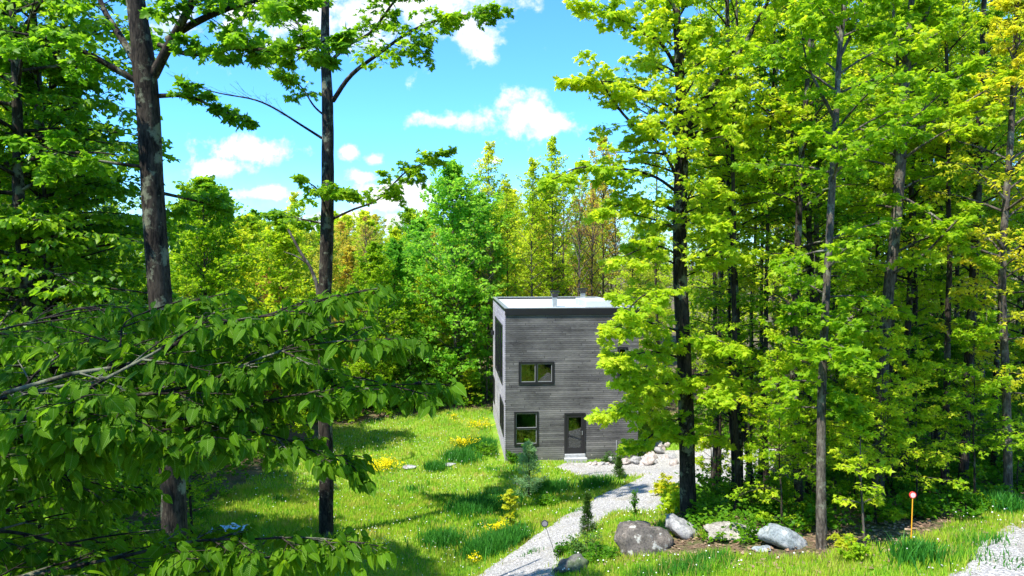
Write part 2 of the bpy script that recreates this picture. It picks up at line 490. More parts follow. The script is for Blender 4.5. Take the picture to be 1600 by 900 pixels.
def H(x, y):
    x = np.asarray(x, float); y = np.asarray(y, float)
    sh = x.shape; q = np.column_stack([x.ravel(), y.ravel()])
    r = np.linalg.norm(q - np.array([0, 30]), axis=1)
    z = np.empty(len(q))
    for i in range(0, len(q), 20000):
        s = q[i:i + 20000]
        d = np.linalg.norm(s[:, None] - CTRL[None, :, :2], axis=-1)
        z[i:i + 20000] = -np.sqrt(d * d + 4.0) @ TW[:-3] + TW[-3] + s @ TW[-2:]
    k = np.clip((r - 45) / 35, 0, 1); k = k * k * (3 - 2 * k)
    z = z * (1 - k) + 2.0 * k
    # keep the house pad level
    dx = np.maximum(np.abs(q[:, 0] - 2.6) - 4.2, 0); dy = np.maximum(np.abs(q[:, 1] - 38.0) - 5.6, 0)
    w = np.clip(1 - np.hypot(dx, dy) / 2.5, 0, 1); w = w * w * (3 - 2 * w)
    z = z * (1 - w) - 0.27 * w
    return z.reshape(sh)
def H1(x, y): return float(H(np.array([x]), np.array([y]))[0])
def G(px, py):
    """ground point seen at a photo pixel"""
    Y = np.arange(7, 110, 0.1)
    a = P(px, py, 1.0); dx, dz = a.x, a.z - CAMZ
    h = H(dx * Y, Y)
    z = CAMZ + dz * Y
    i = np.argmax(z <= h)
    if z[i] > h[i]: i = len(Y) - 1
    return Vector((dx * Y[i], Y[i], h[i]))
def GXY(lst): return np.array([[G(*p).x, G(*p).y] for p in lst])

def fbm(x, y, s=1.0, seed=0.0):
    x = np.asarray(x); y = np.asarray(y)
    o = np.zeros(x.shape)
    rng = np.random.default_rng(int(seed * 10) + 5)
    for k in range(14):
        a = rng.uniform(0, 6.28); f = s * 1.45 ** (k % 7) ; p = rng.uniform(0, 6.28)
        o += np.sin((x * math.cos(a) + y * math.sin(a)) * f + p + 1.3 * np.sin((x * math.sin(a) - y * math.cos(a)) * f * 0.7)) / 1.3 ** (k % 7)
    return o / 6.0

def sdf_poly(x, y, poly):
    """negative inside"""
    x = np.asarray(x, float); y = np.asarray(y, float)
    d = np.full(x.shape, 1e9); ins = np.zeros(x.shape, bool)
    n = len(poly)
    for i in range(n):
        x1, y1 = poly[i]; x2, y2 = poly[(i + 1) % n]
        ex, ey = x2 - x1, y2 - y1
        t = np.clip(((x - x1) * ex + (y - y1) * ey) / max(ex * ex + ey * ey, 1e-9), 0, 1)
        d = np.minimum(d, np.hypot(x - x1 - t * ex, y - y1 - t * ey))
        c = ((y1 > y) != (y2 > y)) & (x < ex * (y - y1) / (ey if ey else 1e-9) + x1)
        ins ^= c
    return np.where(ins, -d, d)

PATH = GXY([(735, 905), (800, 862), (868, 815), (925, 780), (985, 754), (1003, 745), (960, 746), (905, 746), (868, 730), (886, 722.5),
            (960, 722.5), (1040, 704), (1100, 697), (1215, 702), (1205, 745), (1060, 768), (1045, 800), (960, 803), (910, 840), (872, 905), (860, 1010), (640, 1010)])
DRIVE = GXY([(1455, 935), (1490, 880), (1545, 838), (1590, 815), (1700, 790), (1800, 800), (1900, 1000), (1430, 1040)])
MEADOW = np.vstack([GXY([(250, 899), (330, 800), (430, 728), (520, 672), (600, 655), (700, 643), (766, 642)]),
                    np.array([[3, 46], [9, 44], [9, 33]]),
                    GXY([(1060, 742), (1045, 800), (1000, 838), (1100, 846), (1200, 860), (1300, 868), (1440, 860), (1540, 815), (1600, 780), (1750, 770)]),
                    np.array([[16, 7], [6, 2], [-3, 6]])])
HOUSE = np.array([[-0.5, 32.9], [6.3, 33.4], [5.6, 43.6], [-1.4, 43.2]])

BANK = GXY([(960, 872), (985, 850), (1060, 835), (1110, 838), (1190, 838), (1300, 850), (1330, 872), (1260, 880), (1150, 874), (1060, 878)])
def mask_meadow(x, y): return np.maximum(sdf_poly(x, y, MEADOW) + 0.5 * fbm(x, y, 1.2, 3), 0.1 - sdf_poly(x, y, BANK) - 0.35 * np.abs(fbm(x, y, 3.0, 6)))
def mask_path(x, y): return np.minimum(sdf_poly(x, y, PATH) + 0.16 * fbm(x, y, 3.0, 7), sdf_poly(x, y, DRIVE) + 0.35 * fbm(x, y, 2.5, 9))

def ground_mat():
    m, nt, N, L, out = new_mat('meadow_and_forest_floor')
    tc = N('ShaderNodeTexCoord')
    at = N('ShaderNodeAttribute'); at.attribute_name = 'rnd'
    n1 = noise_tex(nt, 0.45, 5, 0.6, tc.outputs['Object'])
    n2 = noise_tex(nt, 14, 8, 0.7, tc.outputs['Object'])
    n3 = noise_tex(nt, 2.2, 6, 0.6, tc.outputs['Object'])
    g = ramp(nt, n1, [(0.3, (0.08, 0.20, 0.015)), (0.5, (0.18, 0.30, 0.025)), (0.7, (0.28, 0.34, 0.05))])
    dry = ramp(nt, n3, [(0.55, (0, 0, 0)), (0.68, (1, 1, 1))])
    g = mixc(nt, mathn(nt, 'MULTIPLY', dry, 0.5), g, (0.30, 0.25, 0.13))
    g = mixc(nt, ramp(nt, n2, [(0.35, (0.75, 0.75, 0.75)), (0.5, (0, 0, 0))]), g, (0.05, 0.11, 0.012))
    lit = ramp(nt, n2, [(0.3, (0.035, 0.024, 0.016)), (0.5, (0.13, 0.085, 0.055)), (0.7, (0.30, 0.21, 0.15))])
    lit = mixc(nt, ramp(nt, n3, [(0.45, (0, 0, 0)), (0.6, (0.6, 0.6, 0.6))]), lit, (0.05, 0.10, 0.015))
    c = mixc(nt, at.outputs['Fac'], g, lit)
    bs = N('ShaderNodeBsdfPrincipled'); bs.inputs['Roughness'].default_value = 0.95; bs.inputs['Specular IOR Level'].default_value = 0.1
    L(c, bs.inputs['Base Color'])
    b = N('ShaderNodeBump'); b.inputs['Strength'].default_value = 0.8; b.inputs['Distance'].default_value = 0.05
    L(n2, b.inputs['Height']); L(b.outputs[0], bs.inputs['Normal'])
    L(bs.outputs[0], out.inputs[0])
    return m

def gravel_mat():
    m, nt, N, L, out = new_mat('gravel')
    tc = N('ShaderNodeTexCoord')
    vo = N('ShaderNodeTexVoronoi'); vo.inputs['Scale'].default_value = 30; L(tc.outputs['Object'], vo.inputs['Vector'])
    n1 = noise_tex(nt, 30, 6, 0.7, tc.outputs['Object'])
    n2 = noise_tex(nt, 0.9, 5, 0.6, tc.outputs['Object'])
    sx = N('ShaderNodeSeparateColor'); L(vo.outputs['Color'], sx.inputs[0])
    c = ramp(nt, sx.outputs[0], [(0.0, (0.21, 0.20, 0.19)), (0.5, (0.39, 0.38, 0.365)), (1.0, (0.64, 0.625, 0.60))])
    c = mixc(nt, ramp(nt, n1, [(0.4, (0.45, 0.45, 0.45)), (0.6, (0, 0, 0))]), c, (0.16, 0.145, 0.13))
    c = mixc(nt, ramp(nt, n2, [(0.52, (0, 0, 0)), (0.72, (0.6, 0.6, 0.6))]), c, (0.27, 0.24, 0.17))
    bs = N('ShaderNodeBsdfPrincipled'); bs.inputs['Roughness'].default_value = 0.9; bs.inputs['Specular IOR Level'].default_value = 0.2
    L(c, bs.inputs['Base Color'])
    b = N('ShaderNodeBump'); b.inputs['Strength'].default_value = 1.0; b.inputs['Distance'].default_value = 0.03; b.invert = True
    L(vo.outputs['Distance'], b.inputs['Height']); L(b.outputs[0], bs.inputs['Normal'])
    L(bs.outputs[0], out.inputs[0])
    return m

def geo_axis(c0, c1, step, far):
    a = np.arange(c0, c1 + step, step)
    up = []; s = step; v = a[-1]
    while v < far: s *= 1.35; v += s; up.append(v)
    dn = []; s = step; v = a[0]
    while v > -far: s *= 1.35; v -= s; dn.append(v)
    return np.concatenate([dn[::-1], a, up])
gx = geo_axis(-30, 40, 0.35, 900); gy = geo_axis(2, 60, 0.35, 900)
X, Y = np.meshgrid(gx, gy); Z = H(X, Y)
core = (np.abs(X) < 40) & (Y > 0) & (Y < 70)
Z = Z + np.where(core, 0.035 * fbm(X, Y, 1.6, 2), 0)
nx, ny = len(gx), len(gy)
i = (np.arange(ny - 1)[:, None] * nx + np.arange(nx - 1)[None]).ravel()
acc = Acc()
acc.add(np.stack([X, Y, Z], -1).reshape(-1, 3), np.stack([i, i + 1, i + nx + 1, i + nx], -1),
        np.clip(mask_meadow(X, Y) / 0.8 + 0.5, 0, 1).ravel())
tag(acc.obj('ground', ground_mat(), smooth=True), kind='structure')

def sheet(name, poly, seed, wob, dz, step, mat, fs=3.0):
    x = np.arange(poly[:, 0].min() - 0.6, poly[:, 0].max() + 0.6, step); y = np.arange(poly[:, 1].min() - 0.6, poly[:, 1].max() + 0.6, step)
    X, Y = np.meshgrid(x, y)
    d = sdf_poly(X, Y, poly) + wob * fbm(X, Y, fs, seed)
    hd = sdf_poly(X, Y, HOUSE)
    Z = H(X, Y) + 0.035 * fbm(X, Y, 1.6, 2) + dz - np.clip(d + 0.15, 0, 0.3) * 0.6
    nx = len(x); i = (np.arange(len(y) - 1)[:, None] * nx + np.arange(nx - 1)[None]).ravel()
    ok = (d.ravel()[i] < 0.12) & (hd.ravel()[i] > -0.2)
    i = i[ok]
    f = np.stack([i, i + 1, i + nx + 1, i + nx], -1)
    u, inv = np.unique(f, return_inverse=True)
    a = Acc(); a.add(np.stack([X, Y, Z], -1).reshape(-1, 3)[u], inv.reshape(f.shape))
    return tag(a.obj(name, mat, smooth=True), kind='structure')
GRAVEL = gravel_mat()
sheet('gravel_path', PATH, 7, 0.16, 0.05, 0.12, GRAVEL)
sheet('gravel_driveway', DRIVE, 9, 0.35, 0.05, 0.10, GRAVEL, 2.5)

# ------------------------------------------------------------------ the house
HR = math.radians(4.8)
HC = P(790, 715, 33.0); HC.z = 0.0
house = empty('house', HC, HR)
tag(house, 'two storey box house clad in weathered grey boards with a pale flat roof', 'house')
WD, DP, HT = 6.5, 10.2, 7.15         # local: x along the front to the right, y to the back

def siding_mat(name, base, dark, light, axis, stain=0.95):
    m, nt, N, L, out = new_mat(name)
    tc = N('ShaderNodeTexCoord')
    sep = N('ShaderNodeSeparateXYZ'); L(tc.outputs['Object'], sep.inputs[0])
    PH = 1 / 0.10
    zz = mathn(nt, 'MULTIPLY', sep.outputs[2], PH)
    row = mathn(nt, 'FLOOR', zz); fr = mathn(nt, 'FRACT', zz)
    al = sep.outputs[axis]
    wn0 = N('ShaderNodeTexWhiteNoise'); wn0.noise_dimensions = '1D'; L(row, wn0.inputs['W'])
    seg = mathn(nt, 'FLOOR', mathn(nt, 'ADD', mathn(nt, 'MULTIPLY', al, 0.30), mathn(nt, 'MULTIPLY', wn0.outputs['Value'], 7.0)))
    cb = N('ShaderNodeCombineXYZ'); L(row, cb.inputs[0]); L(seg, cb.inputs[1])
    wn = N('ShaderNodeTexWhiteNoise'); wn.noise_dimensions = '3D'; L(cb.outputs[0], wn.inputs['Vector'])
    grain = noise_tex(nt, 5.0, 8, 0.7, tc.outputs['Object'], (1, 1, 14) if True else None)
    big = noise_tex(nt, 0.8, 4, 0.6, tc.outputs['Object'], (0.6, 0.6, 1.5))
    f = mathn(nt, 'ADD', mathn(nt, 'MULTIPLY', wn.outputs['Value'], 0.22), mathn(nt, 'MULTIPLY', grain, 0.95))
    f = mathn(nt, 'ADD', f, mathn(nt, 'MULTIPLY', mathn(nt, 'SUBTRACT', big, 0.5), stain))
    c = ramp(nt, f, [(0.28, dark), (0.55, base), (0.85, light)])
    gap = mathn(nt, 'LESS_THAN', fr, 0.13)
    jf = mathn(nt, 'FRACT', mathn(nt, 'ADD', mathn(nt, 'MULTIPLY', al, 0.30), mathn(nt, 'MULTIPLY', wn0.outputs['Value'], 7.0)))
    gap = mathn(nt, 'MAXIMUM', gap, mathn(nt, 'LESS_THAN', jf, 0.006))
    c = mixc(nt, mathn(nt, 'MULTIPLY', gap, 0.8), c, (0.012, 0.011, 0.011))
    bs = N('ShaderNodeBsdfPrincipled'); bs.inputs['Roughness'].default_value = 0.85; bs.inputs['Specular IOR Level'].default_value = 0.2
    L(c, bs.inputs['Base Color'])
    b = N('ShaderNodeBump'); b.inputs['Strength'].default_value = 0.8; b.inputs['Distance'].default_value = 0.02
    L(mathn(nt, 'ADD', mathn(nt, 'MULTIPLY', grain, 0.5), mathn(nt, 'MULTIPLY', mathn(nt, 'SUBTRACT', 1.0, gap), 0.9)), b.inputs['Height'])
    L(b.outputs[0], bs.inputs['Normal'])
    L(bs.outputs[0], out.inputs[0])
    return m
SIDE_F = siding_mat('weathered_boards_shade_tone', (0.120, 0.118, 0.116), (0.040, 0.039, 0.040), (0.235, 0.228, 0.215), 0)  # weathered grey boards, set darker to stand in for shade on the front
SIDE_L = siding_mat('weathered_boards_sun_tone', (0.40, 0.375, 0.42), (0.22, 0.21, 0.235), (0.52, 0.49, 0.53), 1)  # same cladding, set paler to stand in for sun on the left wall
BLACK = plain('black_metal', (0.012, 0.012, 0.014), 0.4, 0.0, 0.5)
ROOFM = plain('pale_membrane', (0.46, 0.50, 0.50), 0.6, 0, 0.4, 0.9, 0.16)
GALV = plain('grey_metal', (0.42, 0.44, 0.45), 0.35, 0.6, 0.5, 4, 0.15)
SASH = plain('grey_sash', (0.30, 0.31, 0.31), 0.4)
CONC = plain('grey_stone_sill', (0.36, 0.37, 0.38), 0.8, 0, 0.3, 8, 0.2, 0.3)
def glass_mat():
    m, nt, N, L, out = new_mat('window_glass')
    g = N('ShaderNodeBsdfGlossy'); g.inputs['Roughness'].default_value = 0.015; g.inputs[0].default_value = (0.9, 0.95, 0.95, 1)
    t = N('ShaderNodeBsdfTransparent'); t.inputs[0].default_value = (0.45, 0.5, 0.48, 1)
    fr = N('ShaderNodeFresnel'); fr.inputs[0].default_value = 1.5
    mx = N('ShaderNodeMixShader')
    L(mathn(nt, 'ADD', mathn(nt, 'MULTIPLY', fr.outputs[0], 1.5), 0.05, True), mx.inputs[0])
    L(t.outputs[0], mx.inputs[1]); L(g.outputs[0], mx.inputs[2]); L(mx.outputs[0], out.inputs[0])
    return m
GLASS = glass_mat()
INT = plain('dim_interior', (0.10, 0.09, 0.08), 0.9)

def box(acc, x0, x1, y0, y1, z0, z1):
    v = [(x0, y0, z0), (x1, y0, z0), (x1, y1, z0), (x0, y1, z0), (x0, y0, z1), (x1, y0, z1), (x1, y1, z1), (x0, y1, z1)]
    f = [(0, 3, 2, 1), (4, 5, 6, 7), (0, 1, 5, 4), (1, 2, 6, 5), (2, 3, 7, 6), (3, 0, 4, 7)]
    acc.add(v, f)

def boxes(name, lst, mat, parent, bevel=0.0):
    a = Acc()
    for b in lst: box(a, *b)
    o = a.obj(name, mat, parent)
    if bevel:
        md = o.modifiers.new('b', 'BEVEL'); md.width = bevel; md.segments = 2
    return o

def wall_panel(name, u0, u1, z0, z1, holes, th, mat, parent, axis, off, sgn):
    """a wall with openings: axis 0 = along x (faces -y), axis 1 = along y (faces -x)"""
    us = sorted({u0, u1, *[h[0] for h in holes], *[h[1] for h in holes]})
    zs = sorted({z0, z1, *[h[2] for h in holes], *[h[3] for h in holes]})
    a = Acc()
    # merge rows per column strip so that there are no doubled faces between cells
    import bmesh
    bm = bmesh.new()
    vid = {}
    def V(u, z, d):
        k = (round(u, 4), round(z, 4), d)
        if k not in vid:
            vid[k] = bm.verts.new((u, off + d, z) if axis == 0 else (off + d, u, z))
        return vid[k]
    solid = {}
    for i in range(len(us) - 1):
        for j in range(len(zs) - 1):
            cu, cz = (us[i] + us[i + 1]) / 2, (zs[j] + zs[j + 1]) / 2
            solid[i, j] = not any(h[0] < cu < h[1] and h[2] < cz < h[3] for h in holes)
    for (i, j), s in solid.items():
        if not s: continue
        A, B, C, D = (us[i], zs[j]), (us[i + 1], zs[j]), (us[i + 1], zs[j + 1]), (us[i], zs[j + 1])
        bm.faces.new([V(*p, 0) for p in (A, B, C, D)])
        bm.faces.new([V(*p, th) for p in (D, C, B, A)])
        for (p, q, di, dj) in ((A, B, 0, -1), (B, C, 1, 0), (C, D, 0, 1), (D, A, -1, 0)):
            if not solid.get((i + di, j + dj), False):
                bm.faces.new([V(*q, 0), V(*p, 0), V(*p, th), V(*q, th)])
    bmesh.ops.recalc_face_normals(bm, faces=bm.faces)
    me = bpy.data.meshes.new(name); bm.to_mesh(me); bm.free(); me.materials.append(mat)
    return put(name, me, parent)

def fx(px): # photo px -> local x on the front wall
    k = (px - 800) / FPX
    return (k * HC.y - HC.x) / (math.cos(HR) - k * math.sin(HR))
def fz(py, lx): # photo py -> height on the front wall
    Yd = HC.y + math.sin(HR) * lx
    return P(800, py, Yd).z
def front_rect(x0, y0, x1, y1):
    a, b = fx(x0), fx(x1)
    return (a, b, fz(y1, a), fz(y0, a))
W_UP = front_rect(811, 566, 865.5, 600)
W_LO = front_rect(804, 644, 841, 696)
DOOR = front_rect(883, 646, 915, 720)
DOOR = (DOOR[0], DOOR[1], 0.06, DOOR[3])
W_R = front_rect(966, 543, 981, 600)
TH = 0.18
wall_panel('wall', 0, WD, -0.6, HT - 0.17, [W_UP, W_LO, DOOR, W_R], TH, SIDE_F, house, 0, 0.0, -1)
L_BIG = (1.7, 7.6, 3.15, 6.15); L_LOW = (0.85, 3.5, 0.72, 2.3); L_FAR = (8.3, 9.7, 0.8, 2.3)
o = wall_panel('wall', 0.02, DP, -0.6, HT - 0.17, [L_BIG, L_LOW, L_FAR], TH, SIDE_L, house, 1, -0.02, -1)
# shift: the side wall starts just behind the front wall's plane
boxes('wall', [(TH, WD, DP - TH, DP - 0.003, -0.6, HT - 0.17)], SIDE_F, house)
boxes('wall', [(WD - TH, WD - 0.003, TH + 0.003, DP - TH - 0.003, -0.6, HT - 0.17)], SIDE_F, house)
boxes('corner_trim', [(-0.045, -0.003, -0.02, 0.075, -0.6, HT - 0.18)], SIDE_L, house)
# floors and an inner partition, so that the panes look into rooms
boxes('floor', [(TH, WD - TH - 0.01, TH + 0.01, DP - TH - 0.01, 0.0, 0.12), (TH, WD - TH - 0.01, TH + 0.01, DP - TH - 0.01, 2.65, 2.85),
                (TH, WD - TH - 0.01, TH + 0.01, DP - TH - 0.01, 6.5, 6.6)], INT, house)
boxes('partition', [(TH, WD - TH - 0.01, 3.6, 3.75, 0.13, 2.64), (3.4, 3.55, TH + 0.01, 3.59, 2.86, 6.49)], INT, house)
# roof
rz = HT - 0.17
roof = boxes('roof', [(0.16, WD - 0.16, 0.16, DP - 0.16, rz - 0.1, rz + 0.03)], ROOFM, house)
ov = 0.035
pr = []
for (a, b, c, d) in ((-ov, WD + ov, -ov, 0.15), (-ov, WD + ov, DP - 0.15, DP + ov), (-ov, 0.15, 0.153, DP - 0.153), (WD - 0.15, WD + ov, 0.153, DP - 0.153)):
    pr.append((a, b, c, d, rz + 0.001, rz + 0.13))
boxes('parapet', pr, BLACK, roof)
cp = []
for (a, b, c, d) in ((-ov - .02, WD + ov + .02, -ov - .02, 0.16), (-ov - .02, WD + ov + .02, DP - 0.16, DP + ov + .02), (-ov - .02, 0.16, 0.163, DP - 0.163), (WD - 0.16, WD + ov + .02, 0.163, DP - 0.163)):
    cp.append((a, b, c, d, rz + 0.132, rz + 0.17))
boxes('coping', cp, GALV, roof, 0.006)
boxes('fascia', [(-ov + 0.005, WD + ov, -ov - 0.028, -ov - 0.002, rz - 0.17, rz + 0.131)], BLACK, roof)
# metal vent near the front, a second pipe behind and a pale raised hatch
def chimney(lx, ly, w, h, name='vent'):
    a = Acc(); box(a, lx - w * 0.32, lx + w * 0.32, ly - w * 0.32, ly + w * 0.32, rz + 0.03, rz + h * 0.62)
    o = a.obj(name, GALV, roof)
    a = Acc(); box(a, lx - w * 0.5, lx + w * 0.5, ly - w * 0.5, ly + w * 0.5, rz + h * 0.62, rz + h * 0.86)
    v = a.v[0]; v[[0, 1, 2, 3], :2] = v[[0, 1, 2, 3], :2] * 0.7 + np.array([lx, ly]) * 0.3
    box(a, lx - w * 0.62, lx + w * 0.62, ly - w * 0.62, ly + w * 0.62, rz + h * 0.90, rz + h)
    a.obj('cap', BLACK, o)
    return o
chimney(2.75, 2.6, 0.36, 0.86)
o = chimney(5.2, 7.8, 0.40, 0.8); o['label'] = 'round capped pipe at the back of the roof'
boxes('hatch', [(4.3, 5.7, 2.2, 5.2, rz + 0.03, rz + 0.36)], ROOFM, roof, 0.02)

def window(rect, parent, axis, off, nv=1, nh=1, fw=0.075, name='window', sash=True, split=None):
    """black frame with panes set in the opening; axis 0 front wall, 1 side wall"""
    u0, u1, z0, z1 = rect
    def bx(a, p, q, d0, d1, zz0, zz1):
        if axis == 0: box(a, p, q, d0, d1, zz0, zz1)
        else: box(a, d0, d1, p, q, zz0, zz1)
    d0, d1 = off - 0.035, off + 0.09
    a = Acc()
    g = 0.004
    bx(a, u0 - 0.02, u0 + fw, d0, d1, z0 - 0.02, z1 + 0.02); bx(a, u1 - fw, u1 + 0.02, d0, d1, z0 - 0.02, z1 + 0.02)
    bx(a, u0 + fw + .001, u1 - fw - .001, d0, d1, z0 - 0.02, z0 + fw); bx(a, u0 + fw + .001, u1 - fw - .001, d0, d1, z1 - fw, z1 + 0.02)
    ius = np.linspace(u0 + fw, u1 - fw, nv + 1); izs = np.linspace(z0 + fw, z1 - fw, nh + 1)
    for k in ius[1:-1]: bx(a, k - fw * .55, k + fw * .55, d0 + .004, d1, z0 + fw + .001, z1 - fw - .001)
    for k in izs[1:-1]: bx(a, u0 + fw + .002, u1 - fw - .002, d0 + .006, d1, k - fw * .45, k + fw * .45)
    w = a.obj(name, BLACK, parent)
    for i in range(nv):
        for j in range(nh):
            p, q = ius[i] + (fw * .55 if i else 0), ius[i + 1] - (fw * .55 if i < nv - 1 else 0)
            r, s = izs[j] + (fw * .45 if j else 0), izs[j + 1] - (fw * .45 if j < nh - 1 else 0)
            if sash:
                t = 0.028; a = Acc(); e0, e1 = off + 0.0, off + 0.04
                bx(a, p + g, p + t, e0, e1, r + g, s - g); bx(a, q - t, q - g, e0, e1, r + g, s - g)
                bx(a, p + t + .001, q - t - .001, e0, e1, r + g, r + t); bx(a, p + t + .001, q - t - .001, e0, e1, s - t, s - g)
                a.obj('sash', SASH, w)
            else: t = 0
            a = Acc(); bx(a, p + t, q - t, off + 0.018, off + 0.026, r + t, s - t)
            a.obj('pane', GLASS, w)
    return w
window(W_UP, house, 0, 0.0, 2, 1, 0.085)
window(W_LO, house, 0, 0.0, 1, 2, 0.07)
window(W_R, house, 0, 0.0, 1, 1, 0.06)
window(L_BIG, house, 1, -0.02, 3, 1, 0.08, sash=False)
window(L_LOW, house, 1, -0.02, 2, 1, 0.08, sash=False)
window(L_FAR, house, 1, -0.02, 1, 1, 0.08, sash=False)
boxes('lamp_box', [(-0.22, -0.024, 8.9, 9.15, 4.9, 5.15)], BLACK, house)
# door
d = DOOR
door = boxes('door', [(d[0] + .07, d[0] + .19, -0.01, 0.05, d[2], d[3] - .06), (d[1] - .19, d[1] - .07, -0.01, 0.05, d[2], d[3] - .06),
                      (d[0] + .191, d[1] - .191, -0.01, 0.05, d[2], d[2] + .26), (d[0] + .191, d[1] - .191, -0.01, 0.05, d[3] - .2, d[3] - .06)], BLACK, house)
boxes('door_frame', [(d[0] - .02, d[0] + .068, -0.04, 0.09, d[2], d[3] + .02), (d[1] - .068, d[1] + .02, -0.04, 0.09, d[2], d[3] + .02),
                     (d[0] + .069, d[1] - .069, -0.04, 0.09, d[3] - .058, d[3] + .02)], BLACK, house)
boxes('pane', [(d[0] + .2, d[1] - .2, 0.014, 0.024, d[2] + .27, d[3] - .21)], GLASS, door)
boxes('handle', [(d[1] - .155, d[1] - .13, -0.055, -0.04, d[2] + .9, d[2] + 1.1), (d[1] - .15, d[1] - .135, -0.041, -0.011, d[2] + .99, d[2] + 1.01)], GALV, door)
boxes('door_step', [(d[0] + .0, d[1] - .0, -0.16, -0.042, -0.4, 0.045), (d[0] - .05, d[1] + .05, -0.40, -0.165, -0.5, -0.10)], CONC, house, 0.008)
# white sill and a small white item behind the lower pane
boxes('window_sill', [(W_LO[0] + .08, W_LO[1] - .08, 0.1, 0.30, W_LO[2] + .03, W_LO[2] + .06)], plain('white_paint', (0.8, 0.8, 0.8), 0.5), house)
a = Acc(); p = HC + Vector((W_LO[0] + .2, 0.25, W_LO[2] + .06))
tube(a, [(0, 0, 0), (0, 0, .05), (0, 0, .15), (0, 0, .2)], [.06, .11, .10, .05], 12)
o = a.obj('white_item', plain('white_glaze', (0.8, 0.8, 0.8), 0.3), loc=p, smooth=True)
tag(o, 'small white pot on the sill behind the ground floor window', 'item')
# low concrete corner block and a thin conduit on the front wall right of the door
boxes('conduit', [(fx(964), fx(965.5), -0.03, -0.004, -0.3, 0.65)], GALV, house)

# ------------------------------------------------------------------ tree builders
def crown_profile(kind, t):
    if kind == 'round': return np.sqrt(np.clip(1 - (2 * t - 0.85) ** 2 * 0.9, 0.05, 1))
    if kind == 'cone': return np.clip(1.12 - t, 0.12, 1) ** 0.7 * np.clip(0.35 + t * 4, 0, 1)
    if kind == 'column': return np.clip(np.minimum(0.55 + t * 1.5, (1.06 - t) * 3.0), 0.12, 1) 
    if kind == 'wide': return np.clip(np.minimum(0.6 + t, (1.1 - t) * 3), 0.3, 1)
    return np.clip(np.minimum(0.5 + t * 1.0, (1.05 - t) * 2.2), 0.15, 1)

def crown(wood, leaf, axis_pts, axis_r, t0, R, prof, nprim, n2, n3, nl, lsize, tm, rng, hang=0.3, el0=20, el1=60, width=1.0, droop=0.12, tilt=0.45, sink=0.0, wr=1.0, keep=None, spread=0.8, chaos=0.14):
    """fill a trunk polyline with limbs, shoots and leaves"""
    n = len(axis_pts)
    t = np.sort(rng.uniform(0, 1, nprim)) ** 0.95
    idx = (t0 + (1 - t0) * t) * (n - 1)
    i = np.minimum(idx.astype(int), n - 2); fr = (idx - i)[:, None]
    B = axis_pts[i] * (1 - fr) + axis_pts[i + 1] * fr
    rB = axis_r[i] * (1 - fr[:, 0]) + axis_r[i + 1] * fr[:, 0]
    az = np.arange(nprim) * 2.4 + rng.uniform(-0.5, 0.5, nprim)
    el = np.radians(el0 + (el1 - el0) * t + rng.normal(0, 8, nprim))
    D = np.stack([np.cos(az) * np.cos(el), np.sin(az) * np.cos(el), np.sin(el)], -1)
    L = R * crown_profile(prof, t) * rng.uniform(0.55, 1.25, nprim)
    if keep is not None:
        k = keep(B, D, L); B, D, L, rB = B[k], D[k], L[k], rB[k]
    dr = np.full(len(L), droop) + rng.uniform(0, 0.12, len(L))
    twigs(wood, B, D, L, dr, np.minimum(rB * 0.5, 0.012 + L * 0.012) * wr, 0.005 * wr, 4, 5)
    B2, D2, L2 = children(B, D, L, dr, n2, rng, 52, 0.42, 0.18, chaos)
    dr2 = np.full(len(L2), droop)
    twigs(wood, B2, D2, L2, dr2, 0.007 * wr, 0.003 * wr, 2, 3)
    B3, D3, L3 = children(B2, D2, L2, dr2, n3, rng, 50, 0.5, 0.2, chaos * 1.3)
    dr3 = np.full(len(L3), droop + sink)
    leaf_on(leaf, B3, D3, L3, dr3, nl, lsize, tm, rng, hang, tilt, width, spread=spread)
    leaf_on(leaf, B2, D2, L2, dr2, max(nl, 3), lsize, tm, rng, hang, tilt, width, spread=spread)

def trunk_line(Ht, r0, rng, lean=0.03, n=16):
    z = np.linspace(0, Ht, n)
    w = np.cumsum(rng.normal(0, lean, (n, 2)), 0) * (Ht / n)
    w -= w[0]
    r = r0 * (1 - 0.88 * (z / Ht) ** 0.9); r[0] *= 1.25
    return np.column_stack([w, z]), r

def generic(seed, name, Ht, r0, t0, R, prof, nprim, n2, n3, nl, lsize, tm, bark, lm, **kw):
    rng = np.random.default_rng(seed)
    wood, leaf = Acc(), Acc()
    pts, r = trunk_line(Ht, r0, rng)
    q, rr = catmull(pts, r, 40)
    tube(wood, q, rr, 8, 0.03, rng)
    crown(wood, leaf, q, rr, t0, R, prof, nprim, n2, n3, nl, lsize, tm, rng, **kw)
    return wood.mesh(name + '_trunk', bark, True), leaf.mesh(name + '_crown', lm)

V = {}
V['maple_a'] = generic(11, 'maple', 16.5, 0.10, 0.14, 2.5, 'mid', 70, 7, 4, 4, 0.115, TT, BARK2, LM['maple'], el0=15, el1=62, chaos=0.32, tilt=0.7)
V['maple_b'] = generic(12, 'maple', 14.0, 0.08, 0.08, 2.2, 'column', 62, 7, 4, 4, 0.11, TT, BARK, LM['maple'], el0=12, el1=58, chaos=0.32, tilt=0.7)
V['maple_c'] = generic(13, 'maple', 18.0, 0.12, 0.30, 2.8, 'mid', 66, 7, 4, 4, 0.12, TT, BARKF, LM['maple'], el0=10, el1=60, chaos=0.32, tilt=0.7)
V['pole'] = generic(16, 'pole', 17.0, 0.085, 0.42, 1.9, 'mid', 44, 6, 4, 4, 0.115, TT, BARK2, LM['maple'], el0=20, el1=65, chaos=0.35, tilt=0.7)
V['under'] = generic(14, 'young_maple', 6.0, 0.035, 0.08, 1.8, 'cone', 40, 7, 3, 5, 0.115, TT, BARK2, LM['green'], el0=5, el1=50, chaos=0.3, tilt=0.6)
